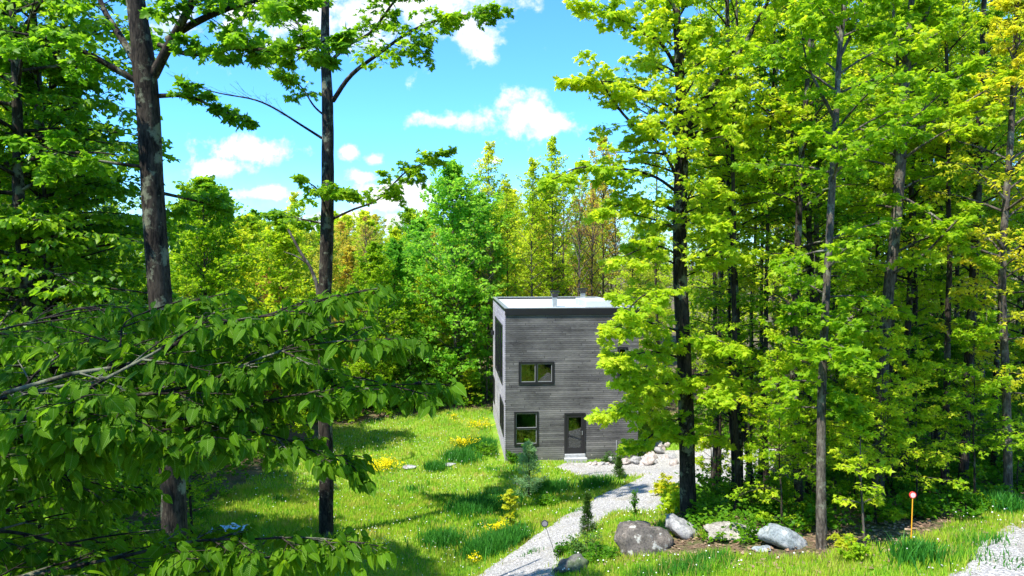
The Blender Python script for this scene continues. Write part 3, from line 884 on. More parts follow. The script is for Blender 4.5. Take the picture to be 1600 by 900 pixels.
V['far_a'] = generic(21, 'broadleaf', 14.0, 0.13, 0.08, 3.3, 'round', 120, 8, 4, 5, 0.17, TD, BARKF, LM['poplar'], el0=15, el1=60, width=1.6, tilt=0.9, chaos=0.6, droop=0.0)
V['far_b'] = generic(22, 'broadleaf', 12.0, 0.11, 0.06, 3.0, 'round', 110, 8, 4, 5, 0.16, TD, BARKF, LM['poplar'], el0=20, el1=62, width=1.6, tilt=0.9, chaos=0.6, droop=-0.05)
V['bud_a'] = generic(31, 'budding', 12.5, 0.09, 0.10, 2.5, 'round', 84, 8, 4, 5, 0.125, TD, BARKF, LM['bud'], el0=30, el1=62, width=1.4, droop=-0.05, tilt=0.9, wr=1.2, chaos=0.5)
V['bud_b'] = generic(32, 'budding', 10.5, 0.08, 0.06, 2.4, 'round', 80, 8, 4, 5, 0.125, TD, BARKF, LM['bud'], el0=30, el1=62, width=1.4, droop=-0.05, tilt=0.9, wr=1.2, chaos=0.5)
V['thin'] = generic(34, 'thin', 15.5, 0.10, 0.30, 2.1, 'round', 64, 7, 4, 3, 0.14, TD, BARKF, LM['bud'], el0=25, el1=65, width=1.5, droop=-0.05, tilt=0.9, wr=1.3, chaos=0.5)
V['bare'] = generic(33, 'bare', 14.5, 0.11, 0.3, 1.9, 'mid', 44, 8, 4, 1, 0.08, TD, BARKF, LM['red'], el0=45, el1=70, width=1.2, droop=-0.08, wr=1.7, chaos=0.3)
V['beech'] = generic(15, 'beech', 13.0, 0.12, 0.08, 2.7, 'mid', 80, 8, 4, 7, 0.14, TD, BARK2, LM['beech_far'], el0=5, el1=45, hang=0.7, width=1.35, chaos=0.2)

def plant_tree(kind, x, y, name, label, cat, group=None, s=1.0, rz=0.0, lm=None, bark=None, lean=(0, 0)):
    tr, cr = V[kind]
    e = empty(name, (x, y, H1(x, y) - 0.08), rz)
    e.rotation_euler = (lean[0], lean[1], rz)
    e.scale = (s, s, s)
    tag(e, label, cat, group)
    put('trunk', tr, e, mat=bark)
    put('crown', cr, e, mat=lm)
    return e

# ------------------------------------------------------------------ traced trees near the camera
def px_poly(lst, Y0, Y1=None, sm=14):
    """[(px, py, radius_m), ...] -> smooth world line; Y goes from Y0 to Y1"""
    Y1 = Y0 if Y1 is None else Y1
    n = len(lst)
    pts = [P(a[0], a[1], Y0 + (Y1 - Y0) * k / max(n - 1, 1)) for k, a in enumerate(lst)]
    return catmull([tuple(p) for p in pts], [a[2] for a in lst], sm)

def limb_foliage(wood, leaf, q, rr, rng, tw, n1, n2, nl, lsize, tm, hang=0.3, tilt=0.45, width=1.0, t0=0.2, droop=0.1, lift=0.0, ang=52, n0=None, flat=0.14, sp=0.8, dev=0.16):
    """alternating shoots with leaves along a drawn limb"""
    seg = np.linalg.norm(np.diff(q, axis=0), axis=1); tot = seg.sum(); cum = np.concatenate([[0], np.cumsum(seg)]) / tot
    n0 = n0 or max(3, int(tot / 0.24))
    t = t0 + (1 - t0) * (np.arange(n0) + rng.uniform(0, 1, n0)) / n0
    B = np.column_stack([np.interp(t, cum, q[:, k]) for k in range(3)])
    T = unit(np.column_stack([np.interp(t, cum, np.gradient(q[:, k])) for k in range(3)]))
    sg = np.where(np.arange(n0) % 2 == 0, 1.0, -1.0)
    S = unit(np.cross(T, UP + 1e-3))
    a = np.radians(ang + rng.normal(0, 14, n0))
    D = unit(T * np.cos(a)[:, None] + S * (np.sin(a) * sg)[:, None] + rng.normal(0, dev, (n0, 3)) + UP * lift)
    L = tw * (1.15 - 0.65 * t) * rng.uniform(0.6, 1.25, n0)
    # the tip itself
    B = np.vstack([B, q[-1]]); D = np.vstack([D, unit(q[-1] - q[-3])]); L = np.append(L, tw * 0.5)
    dr = np.full(len(L), droop)
    twigs(wood, B, D, L, dr, 0.004 + 0.006 * L, 0.002, 3, 4)
    B2, D2, L2 = children(B, D, L, dr, n1, rng, 50, 0.5, 0.15, flat)
    dr2 = np.full(len(L2), droop)
    twigs(wood, B2, D2, L2, dr2, 0.003, 0.0015, 2, 3)
    if n2 > 0:
        B3, D3, L3 = children(B2, D2, L2, dr2, n2, rng, 50, 0.6, 0.2, flat)
        leaf_on(leaf, B3, D3, L3, np.full(len(L3), droop), nl, lsize, tm, rng, hang, tilt, width, spread=sp)
    leaf_on(leaf, B2, D2, L2, dr2, nl, lsize, tm, rng, hang, tilt, width, spread=sp)
    leaf_on(leaf, B, D, L, dr, nl + 1, lsize, tm, rng, hang, tilt, width, spread=sp)

def hero(name, label, cat, trunk, Y, limbs, lsize, tm, lm, bark, seed, crownargs=None, Y1=None, sides=14, base=None, forks=()):
    rng = np.random.default_rng(seed)
    q, rr = px_poly(trunk, Y, Y1, 48)
    # run the trunk into the ground
    g = H1(q[0][0], q[0][1])
    if q[0][2] > g - 0.2:
        q = np.vstack([[q[0][0], q[0][1], g - 0.25], q]); rr = np.concatenate([[rr[0] * 1.35], rr])
    off = np.array([q[0][0], q[0][1], g])
    e = empty(name, tuple(off)); tag(e, label, cat)
    wood, leaf = Acc(), Acc()
    tube(wood, q, rr, sides, 0.035, rng)
    for (fl, y0, y1) in forks:
        fq, fr = px_poly(fl, y0, y1, 24); tube(wood, fq, fr, 10, 0.03, rng)
    if crownargs:
        ca = dict(crownargs); ax = ca.pop('axis', (q, rr))
        crown(wood, leaf, ax[0], ax[1], lsize=lsize, tm=tm, rng=rng, **ca)
    for lb in limbs:
        y0, y1, line = lb[0], lb[1], lb[2]
        o = lb[3] if len(lb) > 3 else {}
        lq, lr = px_poly(line, y0, y1, 20)
        w = Acc(); tube(w, lq, lr, 7, 0.02, rng)
        if o.get('bare'):
            B, D, L = children(lq[5:-1:2], unit(lq[6::2][:len(lq[5:-1:2])] - lq[5:-1:2]), np.full(len(lq[5:-1:2]), 0.75), np.full(len(lq[5:-1:2]), -0.1), 3, rng, 40, 0.8, 0, 0.25)
            twigs(w, B, D, L, np.full(len(L), -0.15), 0.006, 0.002, 3, 4)
            B, D, L = children(B, D, L, np.full(len(L), -0.15), 3, rng, 40, 0.6, 0.2, 0.25)
            twigs(w, B, D, L, np.full(len(L), -0.15), 0.003, 0.0015, 2, 3)
        else:
            a = dict(tw=0.9, n1=5, n2=2, nl=4, hang=0.35, flat=0.3, dev=0.34, tilt=0.6); a.update({k: v for k, v in o.items()})
            limb_foliage(w, leaf, lq, lr, rng, lsize=lsize, tm=tm, **a)
        w.obj('branch', bark, e, True, off)
    wood.obj('trunk', bark, e, True, off)
    leaf.obj('crown', lm, e, False, off)
    return e

# T1: the large trunk left of centre
hero('maple_tree', 'big dark rough trunk at left forking near the top of the picture', 'tree',
     [(284, 960, .215), (276, 880, .20), (270, 760, .19), (260, 620, .182), (251, 480, .175), (244, 380, .17), (237, 270, .168), (232, 180, .175), (226, 110, .17), (216, 30, .145), (205, -60, .13), (198, -200, .11), (195, -420, .08)],
     11.0,
     [(11.0, 10.2, [(240, 118, .085), (265, 70, .072), (292, 20, .06), (330, -60, .06), (345, -140, .04)], dict(tw=0.9, t0=0.4)),
      (11.0, 10.0, [(262, 62, .06), (300, 38, .055), (350, 15, .045), (420, -5, .03), (480, -20, .015)], dict(tw=0.9)),
      (11.0, 11.8, [(220, 110, .06), (190, 60, .055), (165, 20, .045), (150, -20, .035), (135, -70, .02)], dict(tw=0.9)),
      (11.0, 10.4, [(222, 132, .055), (180, 108, .05), (130, 80, .04), (80, 62, .03), (20, 50, .015)], dict(tw=0.9)),
      (11.0, 10.0, [(248, 70, .04), (300, 85, .035), (370, 75, .03), (450, 80, .02), (520, 60, .008)], dict(tw=0.55)),
      (11.0, 11.4, [(240, 150, .04), (290, 150, .03), (330, 165, .02), (362, 178, .01)], dict(tw=0.6)),
      (11.0, 10.5, [(236, 262, .03), (180, 255, .025), (120, 245, .015), (70, 230, .01)], dict(tw=0.8)),
      (11.0, 12.0, [(245, 300, .03), (290, 310, .025), (330, 320, .015)], dict(tw=0.7))],
     0.118, TM, LM['green'], BARK, 101, None)

# T2: slender trunk with open crown against the sky
hero('maple_tree', 'slender straight dark trunk standing in the meadow against open sky with two thin leafy arms', 'tree',
     [(510, 832, .225), (510, 740, .215), (508, 620, .21), (507, 500, .205), (509, 420, .20), (511, 360, .205), (512, 250, .185), (512, 170, .17), (509, 90, .15), (508, 20, .12), (512, -80, .10), (520, -300, .05)],
     21.5,
     [(21.5, 19.5, [(520, 158, .075), (548, 118, .065), (590, 85, .055), (640, 50, .04), (690, 30, .03), (765, 18, .012)], dict(tw=1.2, t0=0.35)),
      (21.5, 20.3, [(514, 98, .06), (545, 70, .05), (580, 50, .045), (610, 10, .035), (640, -30, .02)], dict(tw=1.1, t0=.25)),
      (21.5, 23.0, [(506, 95, .05), (485, 60, .045), (455, 25, .04), (420, -20, .02)], dict(tw=1.3)),
      (21.5, 20.5, [(508, 100, .04), (470, 75, .035), (430, 70, .03), (385, 55, .012)], dict(tw=1.1)),
      (21.5, 22.0, [(506, 180, .035), (490, 165, .03), (470, 135, .02), (445, 118, .012)], dict(tw=0.9, t0=.4)),
      (21.5, 19.8, [(503, 216, .045), (470, 195, .035), (430, 170, .03), (395, 155, .025), (340, 145, .018), (285, 128, .008)], dict(bare=1)),
      (21.5, 20.8, [(514, 345, .04), (550, 328, .035), (590, 312, .03), (630, 272, .025), (660, 255, .015), (690, 240, .008)], dict(tw=0.85, t0=0.3)),
      (21.5, 22.5, [(508, 350, .035), (485, 345, .03), (460, 340, .02), (435, 335, .01)], dict(tw=0.95)),
      (21.5, 20.8, [(508, 318, .03), (495, 295, .025), (482, 285, .015)], dict(tw=0.9)),
      (21.5, 19.5, [(512, 330, .03), (525, 305, .02), (545, 300, .01)], dict(tw=0.7)),
      (21.5, 20.5, [(508, 10, .05), (470, -30, .04), (440, -50, .02)], dict(tw=.8))],
     0.135, TM, LM['maple'], BARK, 102, None)

# T3: right of the house
hero('maple_tree', 'tall dark trunk behind the boulders right of the house with bright drooping sprays', 'tree',
     [(1076, 812, .215), (1074, 740, .20), (1072, 640, .19), (1068, 540, .18), (1063, 440, .175), (1062, 350, .17), (1065, 260, .16), (1066, 200, .15), (1062, 120, .12), (1058, 30, .09), (1054, -60, .075), (1050, -250, .04)],
     17.6,
     [(17.6, 17.0, [(1068, 208, .085), (1090, 170, .08), (1118, 130, .07), (1150, 90, .065), (1180, 40, .05), (1205, -10, .035), (1230, -80, .02)], dict(tw=1.2, t0=.3)),
      (17.6, 16.3, [(1062, 120, .05), (1035, 70, .045), (1000, 50, .03), (960, 25, .02), (920, 10, .01)], dict(tw=1.0)),
      (17.6, 16.0, [(1060, 282, .045), (1030, 225, .04), (990, 195, .035), (960, 160, .03), (930, 110, .012)], dict(tw=1.1)),
      (17.6, 15.8, [(1058, 300, .04), (1020, 275, .035), (960, 262, .03), (905, 262, .02), (868, 278, .01)], dict(tw=0.8)),
      (17.6, 16.2, [(1060, 180, .04), (1020, 150, .03), (970, 130, .02), (900, 125, .01)], dict(tw=0.9)),
      (17.6, 16.4, [(1060, 330, .035), (1020, 315, .03), (975, 318, .02), (945, 330, .01)], dict(tw=0.9)),
      (17.6, 15.2, [(1066, 470, .03), (1035, 455, .028), (1005, 462, .02), (985, 480, .012)], dict(tw=0.9)),
      (17.6, 15.4, [(1068, 520, .03), (1020, 505, .025), (990, 505, .018), (958, 512, .008)], dict(tw=0.7)),
      (17.6, 15.0, [(1068, 560, .03), (1020, 550, .025), (985, 556, .018), (955, 562, .008)], dict(tw=0.7)),
      (17.6, 15.2, [(1070, 620, .03), (1020, 620, .025), (985, 632, .018), (952, 645, .008)], dict(tw=0.75)),
      (17.6, 15.4, [(1070, 600, .03), (1030, 600, .025), (1000, 605, .018), (975, 600, .008)], dict(tw=0.8)),
      (17.6, 15.8, [(1072, 650, .03), (1040, 665, .025), (1005, 690, .018), (985, 700, .008)], dict(tw=0.6)),
      (17.6, 16.2, [(1062, 400, .03), (1030, 385, .025), (1000, 390, .018), (975, 400, .008)], dict(tw=0.9)),
      (17.6, 16.8, [(1062, 420, .03), (1100, 400, .025), (1140, 400, .018)], dict(tw=0.9)),
      (17.6, 16.8, [(1068, 215, .04), (1110, 200, .035), (1160, 190, .025), (1230, 175, .01)], dict(tw=0.9)),
      (17.6, 16.2, [(1068, 540, .03), (1110, 530, .02), (1145, 540, .01)], dict(tw=0.8)),
      (17.6, 16.0, [(1064, 360, .03), (1095, 345, .02), (1120, 350, .01)], dict(tw=0.9)),
      (17.6, 16.6, [(1058, 40, .03), (1010, 5, .02), (960, -20, .01)], dict(tw=1.0)),
      (17.6, 16.0, [(1070, 590, .03), (1100, 600, .02), (1125, 620, .01)], dict(tw=0.7))],
     0.128, TM, LM['maple_bright'], BARK, 103,
     dict(t0=0.16, R=2.1, prof='mid', nprim=74, n2=7, n3=4, nl=4, el0=5, el1=55, hang=0.45, chaos=0.35, tilt=0.65))

# right-hand woods, trunks one can tell apart
RW = dict(t0=0.24, R=2.2, prof='mid', nprim=50, n2=7, n3=4, nl=4, el0=8, el1=55, hang=0.35, chaos=0.32, tilt=0.65)
hero('maple_tree', 'pale grey leaning trunk at the wood edge right of the wedge shaped boulder', 'tree',
     [(1284, 857, .115), (1283, 760, .095), (1284, 620, .085), (1290, 480, .075), (1298, 330, .07), (1306, 190, .06), (1312, 80, .05), (1322, -20, .05), (1330, -180, .03)],
     14.2,
     [(14.2, 13.6, [(1306, 190, .04), (1280, 140, .03), (1262, 100, .02), (1250, 40, .01)], {}),
      (14.2, 14.8, [(1312, 90, .035), (1335, 40, .03), (1350, -20, .02)], {}),
      (14.2, 13.2, [(1300, 270, .03), (1360, 230, .025), (1420, 190, .02), (1500, 120, .01)], {}),
      (14.2, 13.0, [(1284, 560, .02), (1310, 540, .015), (1340, 560, .008)], dict(tw=.6))],
     0.12, TM, LM['maple'], BARKP, 104, dict(RW, R=1.8, nprim=44))
hero('maple_tree', 'grey trunk with lichen in the right woods, forking high into several upright stems', 'tree',
     [(1372, 760, .15), (1378, 600, .14), (1386, 480, .13), (1400, 350, .125), (1408, 240, .12), (1414, 130, .11), (1422, 40, .08), (1430, -100, .05)],
     17.5,
     [(17.5, 17.0, [(1410, 210, .05), (1450, 195, .04), (1500, 165, .03), (1560, 130, .015)], {}),
      (17.5, 16.2, [(1402, 305, .05), (1440, 325, .04), (1475, 350, .03), (1530, 400, .015)], dict(tw=.7)),
      (17.5, 18.0, [(1418, 90, .06), (1445, 30, .05), (1470, -60, .03)], {}),
      (17.5, 16.8, [(1416, 100, .05), (1400, 50, .04), (1390, -40, .02)], {}),
      (17.5, 16.0, [(1390, 430, .04), (1440, 400, .03), (1500, 340, .02)], {})],
     0.125, TM, LM['maple'], BARKF, 105, dict(RW))
for (lab, tr, Y, seed, bk, lmk) in [
    ('dark trunk just behind the tall trunk with drooping sprays, leaning slightly left higher up', [(1155, 790, .12), (1154, 640, .115), (1150, 500, .11), (1142, 340, .10), (1138, 180, .08), (1136, 0, .05), (1130, -150, .03)], 19.5, 106, BARK, 'maple'),
    ('thin twin of the dark trunk, bending right to left behind the boulders', [(1178, 780, .09), (1160, 640, .085), (1148, 480, .08), (1128, 330, .07), (1118, 200, .05), (1112, 40, .03)], 21.0, 107, BARK2, 'maple_bright'),
    ('dark slim trunk left of the pale leaning trunk', [(1250, 810, .10), (1244, 700, .095), (1240, 560, .09), (1246, 400, .085), (1252, 250, .07), (1262, 120, .05), (1270, -40, .03)], 17.0, 108, BARK, 'maple'),
    ('second slim trunk close behind the pale leaning trunk', [(1272, 790, .09), (1270, 640, .085), (1268, 480, .08), (1262, 330, .07), (1240, 200, .05), (1225, 60, .03)], 19.0, 109, BARK2, 'green'),
    ('thin straight trunk in shade, last clear one before the orange marker pole', [(1412, 800, .08), (1420, 640, .075), (1430, 480, .07), (1428, 320, .06), (1440, 120, .04), (1450, -60, .02)], 21.0, 110, BARK2, 'green'),
    ('dark trunk in the far right woods above the shaded bank', [(1505, 740, .13), (1512, 600, .125), (1522, 420, .115), (1528, 280, .105), (1532, 150, .08), (1540, -60, .05)], 19.0, 111, BARK2, 'maple'),
    ('slim trunk close to the right edge of the picture, leaves yellow green', [(1575, 740, .10), (1572, 600, .095), (1566, 420, .085), (1580, 200, .07), (1590, -20, .04)], 17.0, 112, BARKF, 'maple_bright'),
    ]:
    hero('maple_tree', lab, 'tree', tr, Y, [], 0.125, TT, LM['yellow' if seed == 112 else lmk], bk, seed, dict(RW), sides=10)

# left woods
hero('beech_tree', 'thin dark trunk at the far left, outermost of the pair behind the hanging leaves', 'tree',
     [(70, 1000, .13), (62, 800, .125), (55, 640, .12), (45, 480, .11), (30, 330, .10), (28, 200, .085), (22, 60, .06), (15, -60, .04), (10, -150, .02)], 12.5,
     [], 0.13, TD, LM['beech_far'], BARK, 121, dict(t0=0.1, R=2.5, prof='column', nprim=84, n2=8, n3=4, nl=5, el0=-5, el1=40, hang=0.75, width=1.4))
hero('beech_tree', 'thin dark trunk at the left, nearer the big forked trunk of the pair', 'tree',
     [(145, 1000, .12), (110, 800, .115), (92, 640, .11), (75, 430, .105), (66, 300, .095), (60, 150, .08), (50, 0, .06), (45, -80, .03)], 14.0,
     [], 0.13, TD, LM['beech_far'], BARK, 122, dict(t0=0.1, R=2.6, prof='column', nprim=84, n2=8, n3=4, nl=5, el0=-5, el1=40, hang=0.75, width=1.4))

# the near tree whose fans of big leaves fill the lower left
def near_tree():
    rng = np.random.default_rng(200)
    bx, by = -4.6, 2.2
    g = H1(bx, by)
    off = np.array([bx, by, g])
    e = empty('beech_tree', tuple(off)); tag(e, 'near tree reaching in from the left with fans of large hanging veined leaves', 'tree')
    wood = Acc()
    q, rr = catmull([(bx, by, g - .2), (bx + .1, by + .1, g + 2), (bx, by + .2, g + 5), (bx - .2, by + .1, g + 8.5), (bx - .1, by, g + 12)], [.17, .14, .12, .08, .02], 30)
    tube(wood, q, rr, 12, .03, rng)
    limbs = [
      (3.0, 3.7, [(60, 650), (150, 600), (235, 555), (300, 518), (380, 500), (460, 482), (535, 462)], 0.36),
      (3.2, 3.9, [(0, 700), (90, 640), (180, 560), (200, 500), (300, 470)], 0.42),
      (3.0, 3.6, [(100, 640), (200, 620), (310, 600), (420, 555), (510, 535), (600, 530)], 0.36),
      (3.0, 3.7, [(40, 700), (180, 680), (300, 650), (420, 625), (540, 605), (650, 600)], 0.34),
      (3.1, 3.4, [(150, 660), (260, 672), (360, 670), (440, 685), (520, 715)], 0.30),
      (3.3, 3.9, [(240, 560), (330, 500), (420, 520), (520, 505)], 0.36),
      (3.3, 3.9, [(0, 640), (60, 580), (120, 540), (180, 520)], 0.42),
      (3.6, 4.2, [(0, 740), (100, 700), (190, 690), (270, 700)], 0.36),
      (3.5, 4.2, [(20, 720), (90, 740), (150, 755), (200, 760)], 0.34),
      (3.4, 4.0, [(120, 600), (220, 590), (330, 560), (450, 570), (560, 590)], 0.36),
      (3.0, 3.3, [(40, 900), (180, 872), (300, 846), (400, 842), (480, 840), (545, 846)], 0.30),
      (3.3, 3.7, [(0, 830), (100, 850), (200, 858), (320, 875), (430, 872)], 0.40),
      (4.0, 4.8, [(0, 800), (60, 790), (120, 800), (170, 820)], 0.36),
      (3.8, 4.6, [(-20, 860), (80, 846), (170, 850), (240, 872)], 0.40),
      (4.2, 5.0, [(-20, 520), (60, 500), (140, 480), (220, 500)], 0.5),
    ]
    hub = P(-160, 760, 2.7)
    leaf = Acc()
    for (y0, y1, line, tw) in limbs:
        line = [(line[0][0] - 130, line[0][1] + 25)] + line
        n = len(line)
        L = [(a, b, .011 - .009 * k / (n - 1)) for k, (a, b) in enumerate(line)]
        w = Acc()
        lq, lr = px_poly(L, y0, y1, 24)
        # joined back to the trunk off the left edge
        zb = float(lq[0][2]); base = np.array([bx + .05, by + .15, min(zb, 9.3) - 0.5])
        cq, cr = catmull([tuple(base), tuple((base * .45 + lq[0] * .55) + np.array([0, .1, -.08])), tuple(lq[0])], [.022, .012, lr[0]], 10)
        tube(w, np.vstack([cq[:-1], lq]), np.concatenate([cr[:-1], lr]), 7, .02, rng)
        limb_foliage(w, leaf, lq, lr, rng, tw * 1.1, 5, 0, 5, 0.084, TB, hang=0.85, tilt=0.55, t0=0.02, droop=0.06, ang=55, n0=max(5, int(np.linalg.norm(np.diff(lq, axis=0), axis=1).sum() / 0.088)), flat=0.12, sp=0.6, width=0.86)
        w.obj('branch', BARK, e, True, off)
    leaf.obj('crown', LM['beech'], e, True, off)
    # upper crown, mostly above the frame
    l2 = Acc()
    crown(wood, l2, q, rr, 0.50, 2.4, 'mid', 34, 7, 3, 4, 0.10, TB, rng, hang=0.7, el0=10, el1=50,
          keep=lambda B, D, L: ~((B[:, 1] + D[:, 1] * L > 1.0) & (B[:, 0] + D[:, 0] * L > -2.2) & (B[:, 2] < 11.0)))
    wood.obj('trunk', BARK, e, True, off)
    l2.obj('upper_crown', LM['beech'], e, True, off)
near_tree()

# ------------------------------------------------------------------ woods behind and beside
rngF = random.Random(5)
placed = [(G(1076, 812).x, 17.6), (G(510, 832).x, 21.5)]
def far_enough(x, y, d):
    return all((x - a) ** 2 + (y - b) ** 2 > d * d for a, b in placed)
def mdist(x, y): return float(mask_meadow(np.array([x]), np.array([y]))[0])
def hdist(x, y): return float(sdf_poly(np.array([x]), np.array([y]), HOUSE)[0])
def pdist(x, y): return float(mask_path(np.array([x]), np.array([y]))[0])

def scatter(n, pxr, Yr, spacing, kinds, name, cat, labf, groupf, tries=6000, mind=1.0, sr=(0.85, 1.15), hmax=None):
    c = 0
    for _ in range(tries):
        if c >= n: break
        px = rngF.uniform(*pxr); Yv = math.sqrt(rngF.uniform(Yr[0] ** 2, Yr[1] ** 2))
        x = (px - 800) / FPX * Yv
        if mdist(x, Yv) < mind or hdist(x, Yv) < 2.2 or pdist(x, Yv) < 0.8 or not far_enough(x, Yv, spacing): continue
        placed.append((x, Yv))
        k = rngF.choice(kinds)
        if 868 < px < 985 and Yv > 42 and rngF.random() < .75: k = rngF.choice([('bare', None, 'thin bare'), ('thin', 'bud', 'tall thin pale'), ('thin', 'maple_bright', 'tall thin pale')])
        s = rngF.uniform(*sr)
        kind, lmk, word = k
        plant_tree(kind, x, Yv, name, labf(word), cat, groupf(word), s, rngF.uniform(0, 6.28), LM[lmk] if lmk else None,
                   lean=(rngF.uniform(-.03, .03), rngF.uniform(-.03, .03)))
        c += 1
    return c

# distinct far trees at the back of the meadow
def px_tree(kind, px, Yv, s, label, lmk=None, name='broadleaf_tree', rz=None, bark=None, lean=(0, 0)):
    x = (px - 800) / FPX * Yv
    placed.append((x, Yv))
    return plant_tree(kind, x, Yv, name, label, 'tree', None, s, rngF.uniform(0, 6.28) if rz is None else rz, LM[lmk] if lmk else None, bark, lean)
px_tree('far_b', 712, 46, 1.30, 'tall pointed green tree rising highest behind the meadow left of the house')
px_tree('far_a', 745, 49, 0.98, 'full green tree between the tall pointed tree and the house roof')
px_tree('far_a', 652, 50, 0.86, 'rounded green tree directly left of the tall pointed one')
px_tree('far_b', 615, 47, 0.88, 'smaller green tree at the left shoulder of the rounded one')
px_tree('thin', 832, 47, 1.02, 'loose green tree with a straight grey trunk rising behind the left part of the roof', 'maple_bright')
px_tree('bud_a', 572, 54, 0.95, 'yellow green budding tree over the meadow, first right of the slender trunk')
px_tree('bud_b', 545, 46, 0.95, 'orange tinged budding tree right beside the slender trunk', 'bud')
px_tree('bud_b', 478, 52, 1.05, 'yellow budding tree just left of the slender trunk')
px_tree('bud_a', 425, 39, 0.72, 'pinkish budding tree between the two large left trunks', 'red')
px_tree('bud_b', 388, 37, 0.70, 'small orange tinged budding tree just right of the big forked trunk', 'bud')
px_tree('bud_a', 458, 42, 0.78, 'pale yellow and pink budding tree near the broken snag', 'bud')
px_tree('far_b', 395, 58, 1.05, 'dark green tree top behind the pinkish budding tree', 'green')
px_tree('thin', 795, 50, 0.95, 'slim pale green tree between the full green tree and the roof', 'maple')
px_tree('thin', 862, 48, 1.12, 'tall thin tree with pale green leaves directly behind the front roof vent', 'maple_bright')
px_tree('bare', 905, 47, 1.0, 'tall nearly bare tree with faint reddish buds behind the middle of the roof')
px_tree('thin', 945, 51, 1.15, 'tall thin yellowish tree behind the right end of the roof', 'bud')
px_tree('thin', 760, 54, 1.15, 'tall thin pale tree top showing over the full green tree', 'maple_bright')
px_tree('bare', 880, 52, 1.05, 'thin almost bare grey tree rising above the middle of the roof')
px_tree('bare', 925, 49, 1.0, 'thin tree with sparse reddish buds behind the roof hatch')
px_tree('bare', 962, 50, 0.95, 'bare thin tree with reddish twigs close left of the tall trunk')
px_tree('under', 640, 43.5, 0.95, 'low dark bush tree at the far meadow edge', 'green', 'young_tree')
px_tree('maple_b', 990, 40, 0.95, 'yellow green tree just behind the right end of the house', 'maple_bright')
px_tree('maple_b', 292, 20, 0.55, 'young green tree at the left edge of the meadow beside the big trunk', 'maple')
# broken leaning snag left of T2
a = Acc(); rs = np.random.default_rng(9)
sp = [P(498, 470, 30), P(488, 425, 30), P(470, 395, 30), P(450, 358, 30)]
gb = G(505, 735); off = np.array([P(500, 500, 30).x, 30, H1(P(500, 500, 30).x, 30)])
q, rr = catmull([tuple(off - np.array([0, 0, .2])), tuple((off + np.array(sp[0])) / 2)] + [tuple(p) for p in sp], [.12, .10, .09, .07, .06, .045], 26)
tube(a, q, rr, 8, .04, rs)
sn = empty('dead_tree', tuple(off)); tag(sn, 'broken leafless snag leaning left beside the slender trunk', 'dead tree')
a.obj('trunk', BARKF, sn, True, off)
a = Acc(); q, rr = catmull([tuple(P(478, 410, 30)), tuple(P(462, 400, 30)), tuple(P(443, 393, 30))], [.04, .03, .015], 10)
tube(a, q, rr, 6); a.obj('branch', BARKF, sn, True, off)

lab = lambda place: (lambda w: f'{w} tree in {place}')
grp = lambda place: (lambda w: f'{w} trees in {place}')
scatter(25, (1080, 1640), (20, 32), 1.9, [('pole', 'maple', 'thin poled'), ('pole', 'maple_bright', 'thin poled'), ('maple_a', 'maple', 'mid green leafy'), ('maple_b', 'maple_bright', 'yellow green leafy'), ('maple_c', 'maple', 'tall clear stemmed'), ('maple_a', 'maple_bright', 'yellow green leafy'), ('maple_b', 'maple', 'slim leafy')],
        'maple_tree', 'tree', lab('the dense woods right of the house'), grp('the right woods'), mind=0.8, sr=(0.95, 1.25))
scatter(44, (985, 1660), (32, 52), 2.2, [('pole', 'maple_bright', 'thin poled'), ('maple_a', 'maple', 'mid green leafy'), ('maple_b', 'maple_bright', 'yellow green leafy'), ('maple_c', 'maple_bright', 'yellow green leafy'), ('maple_a', 'maple', 'mid green leafy')],
        'maple_tree', 'tree', lab('the deeper back rows of the right woods'), grp('the back rows of the right woods'), mind=0.8, sr=(1.15, 1.5))
scatter(8, (1110, 1640), (17, 27), 1.3, [('pole', 'maple', 'tall bare stemmed'), ('pole', 'maple_bright', 'tall bare stemmed')], 'maple_tree', 'tree', lambda w: 'tall bare stemmed tree with high crown among the front right trunks', lambda w: 'bare stemmed trees in the right woods', mind=0.6, sr=(1.0, 1.2))
scatter(14, (1120, 1640), (15.5, 22), 1.5, [('under', 'green', 'low young'), ('under', 'maple', 'low young')],
        'young_tree', 'young tree', lambda w: 'low young tree with layered leaves under the tall trunks at right', lambda w: 'young trees under the right woods', mind=0.5, sr=(0.5, 0.9))
scatter(16, (1140, 1640), (22, 38), 1.6, [('under', 'green', 'low young')],
        'young_tree', 'young tree', lambda w: 'shaded young tree deep among the right hand trunks', lambda w: 'young trees deep in the right woods', mind=0.5, sr=(0.6, 1.1))
LK = [('beech', None, 'hanging leaved'), ('maple_b', 'maple', 'yellow green'), ('maple_b', 'green', 'deep green'), ('beech', None, 'hanging leaved')]
scatter(14, (-80, 130), (13, 30), 2.1, LK, 'broadleaf_tree', 'tree', lab('the outer left woods at the picture edge'), grp('the outer left woods'), mind=0.9, sr=(0.8, 1.1))
scatter(11, (130, 380), (14, 30), 2.1, LK, 'broadleaf_tree', 'tree', lab('the left woods beside the meadow'), grp('the left woods'), mind=2.2, sr=(0.45, 0.6))
scatter(26, (-60, 500), (30, 52), 2.6, [('far_b', 'poplar', 'light green rounded'), ('far_a', 'maple', 'mid green rounded'), ('bud_b', 'maple_bright', 'thin yellow green'), ('maple_b', 'maple', 'leafy slender')],
        'broadleaf_tree', 'tree', lab('the far left woods beyond the meadow'), grp('the far left woods'), mind=0.9, sr=(0.65, 0.95))
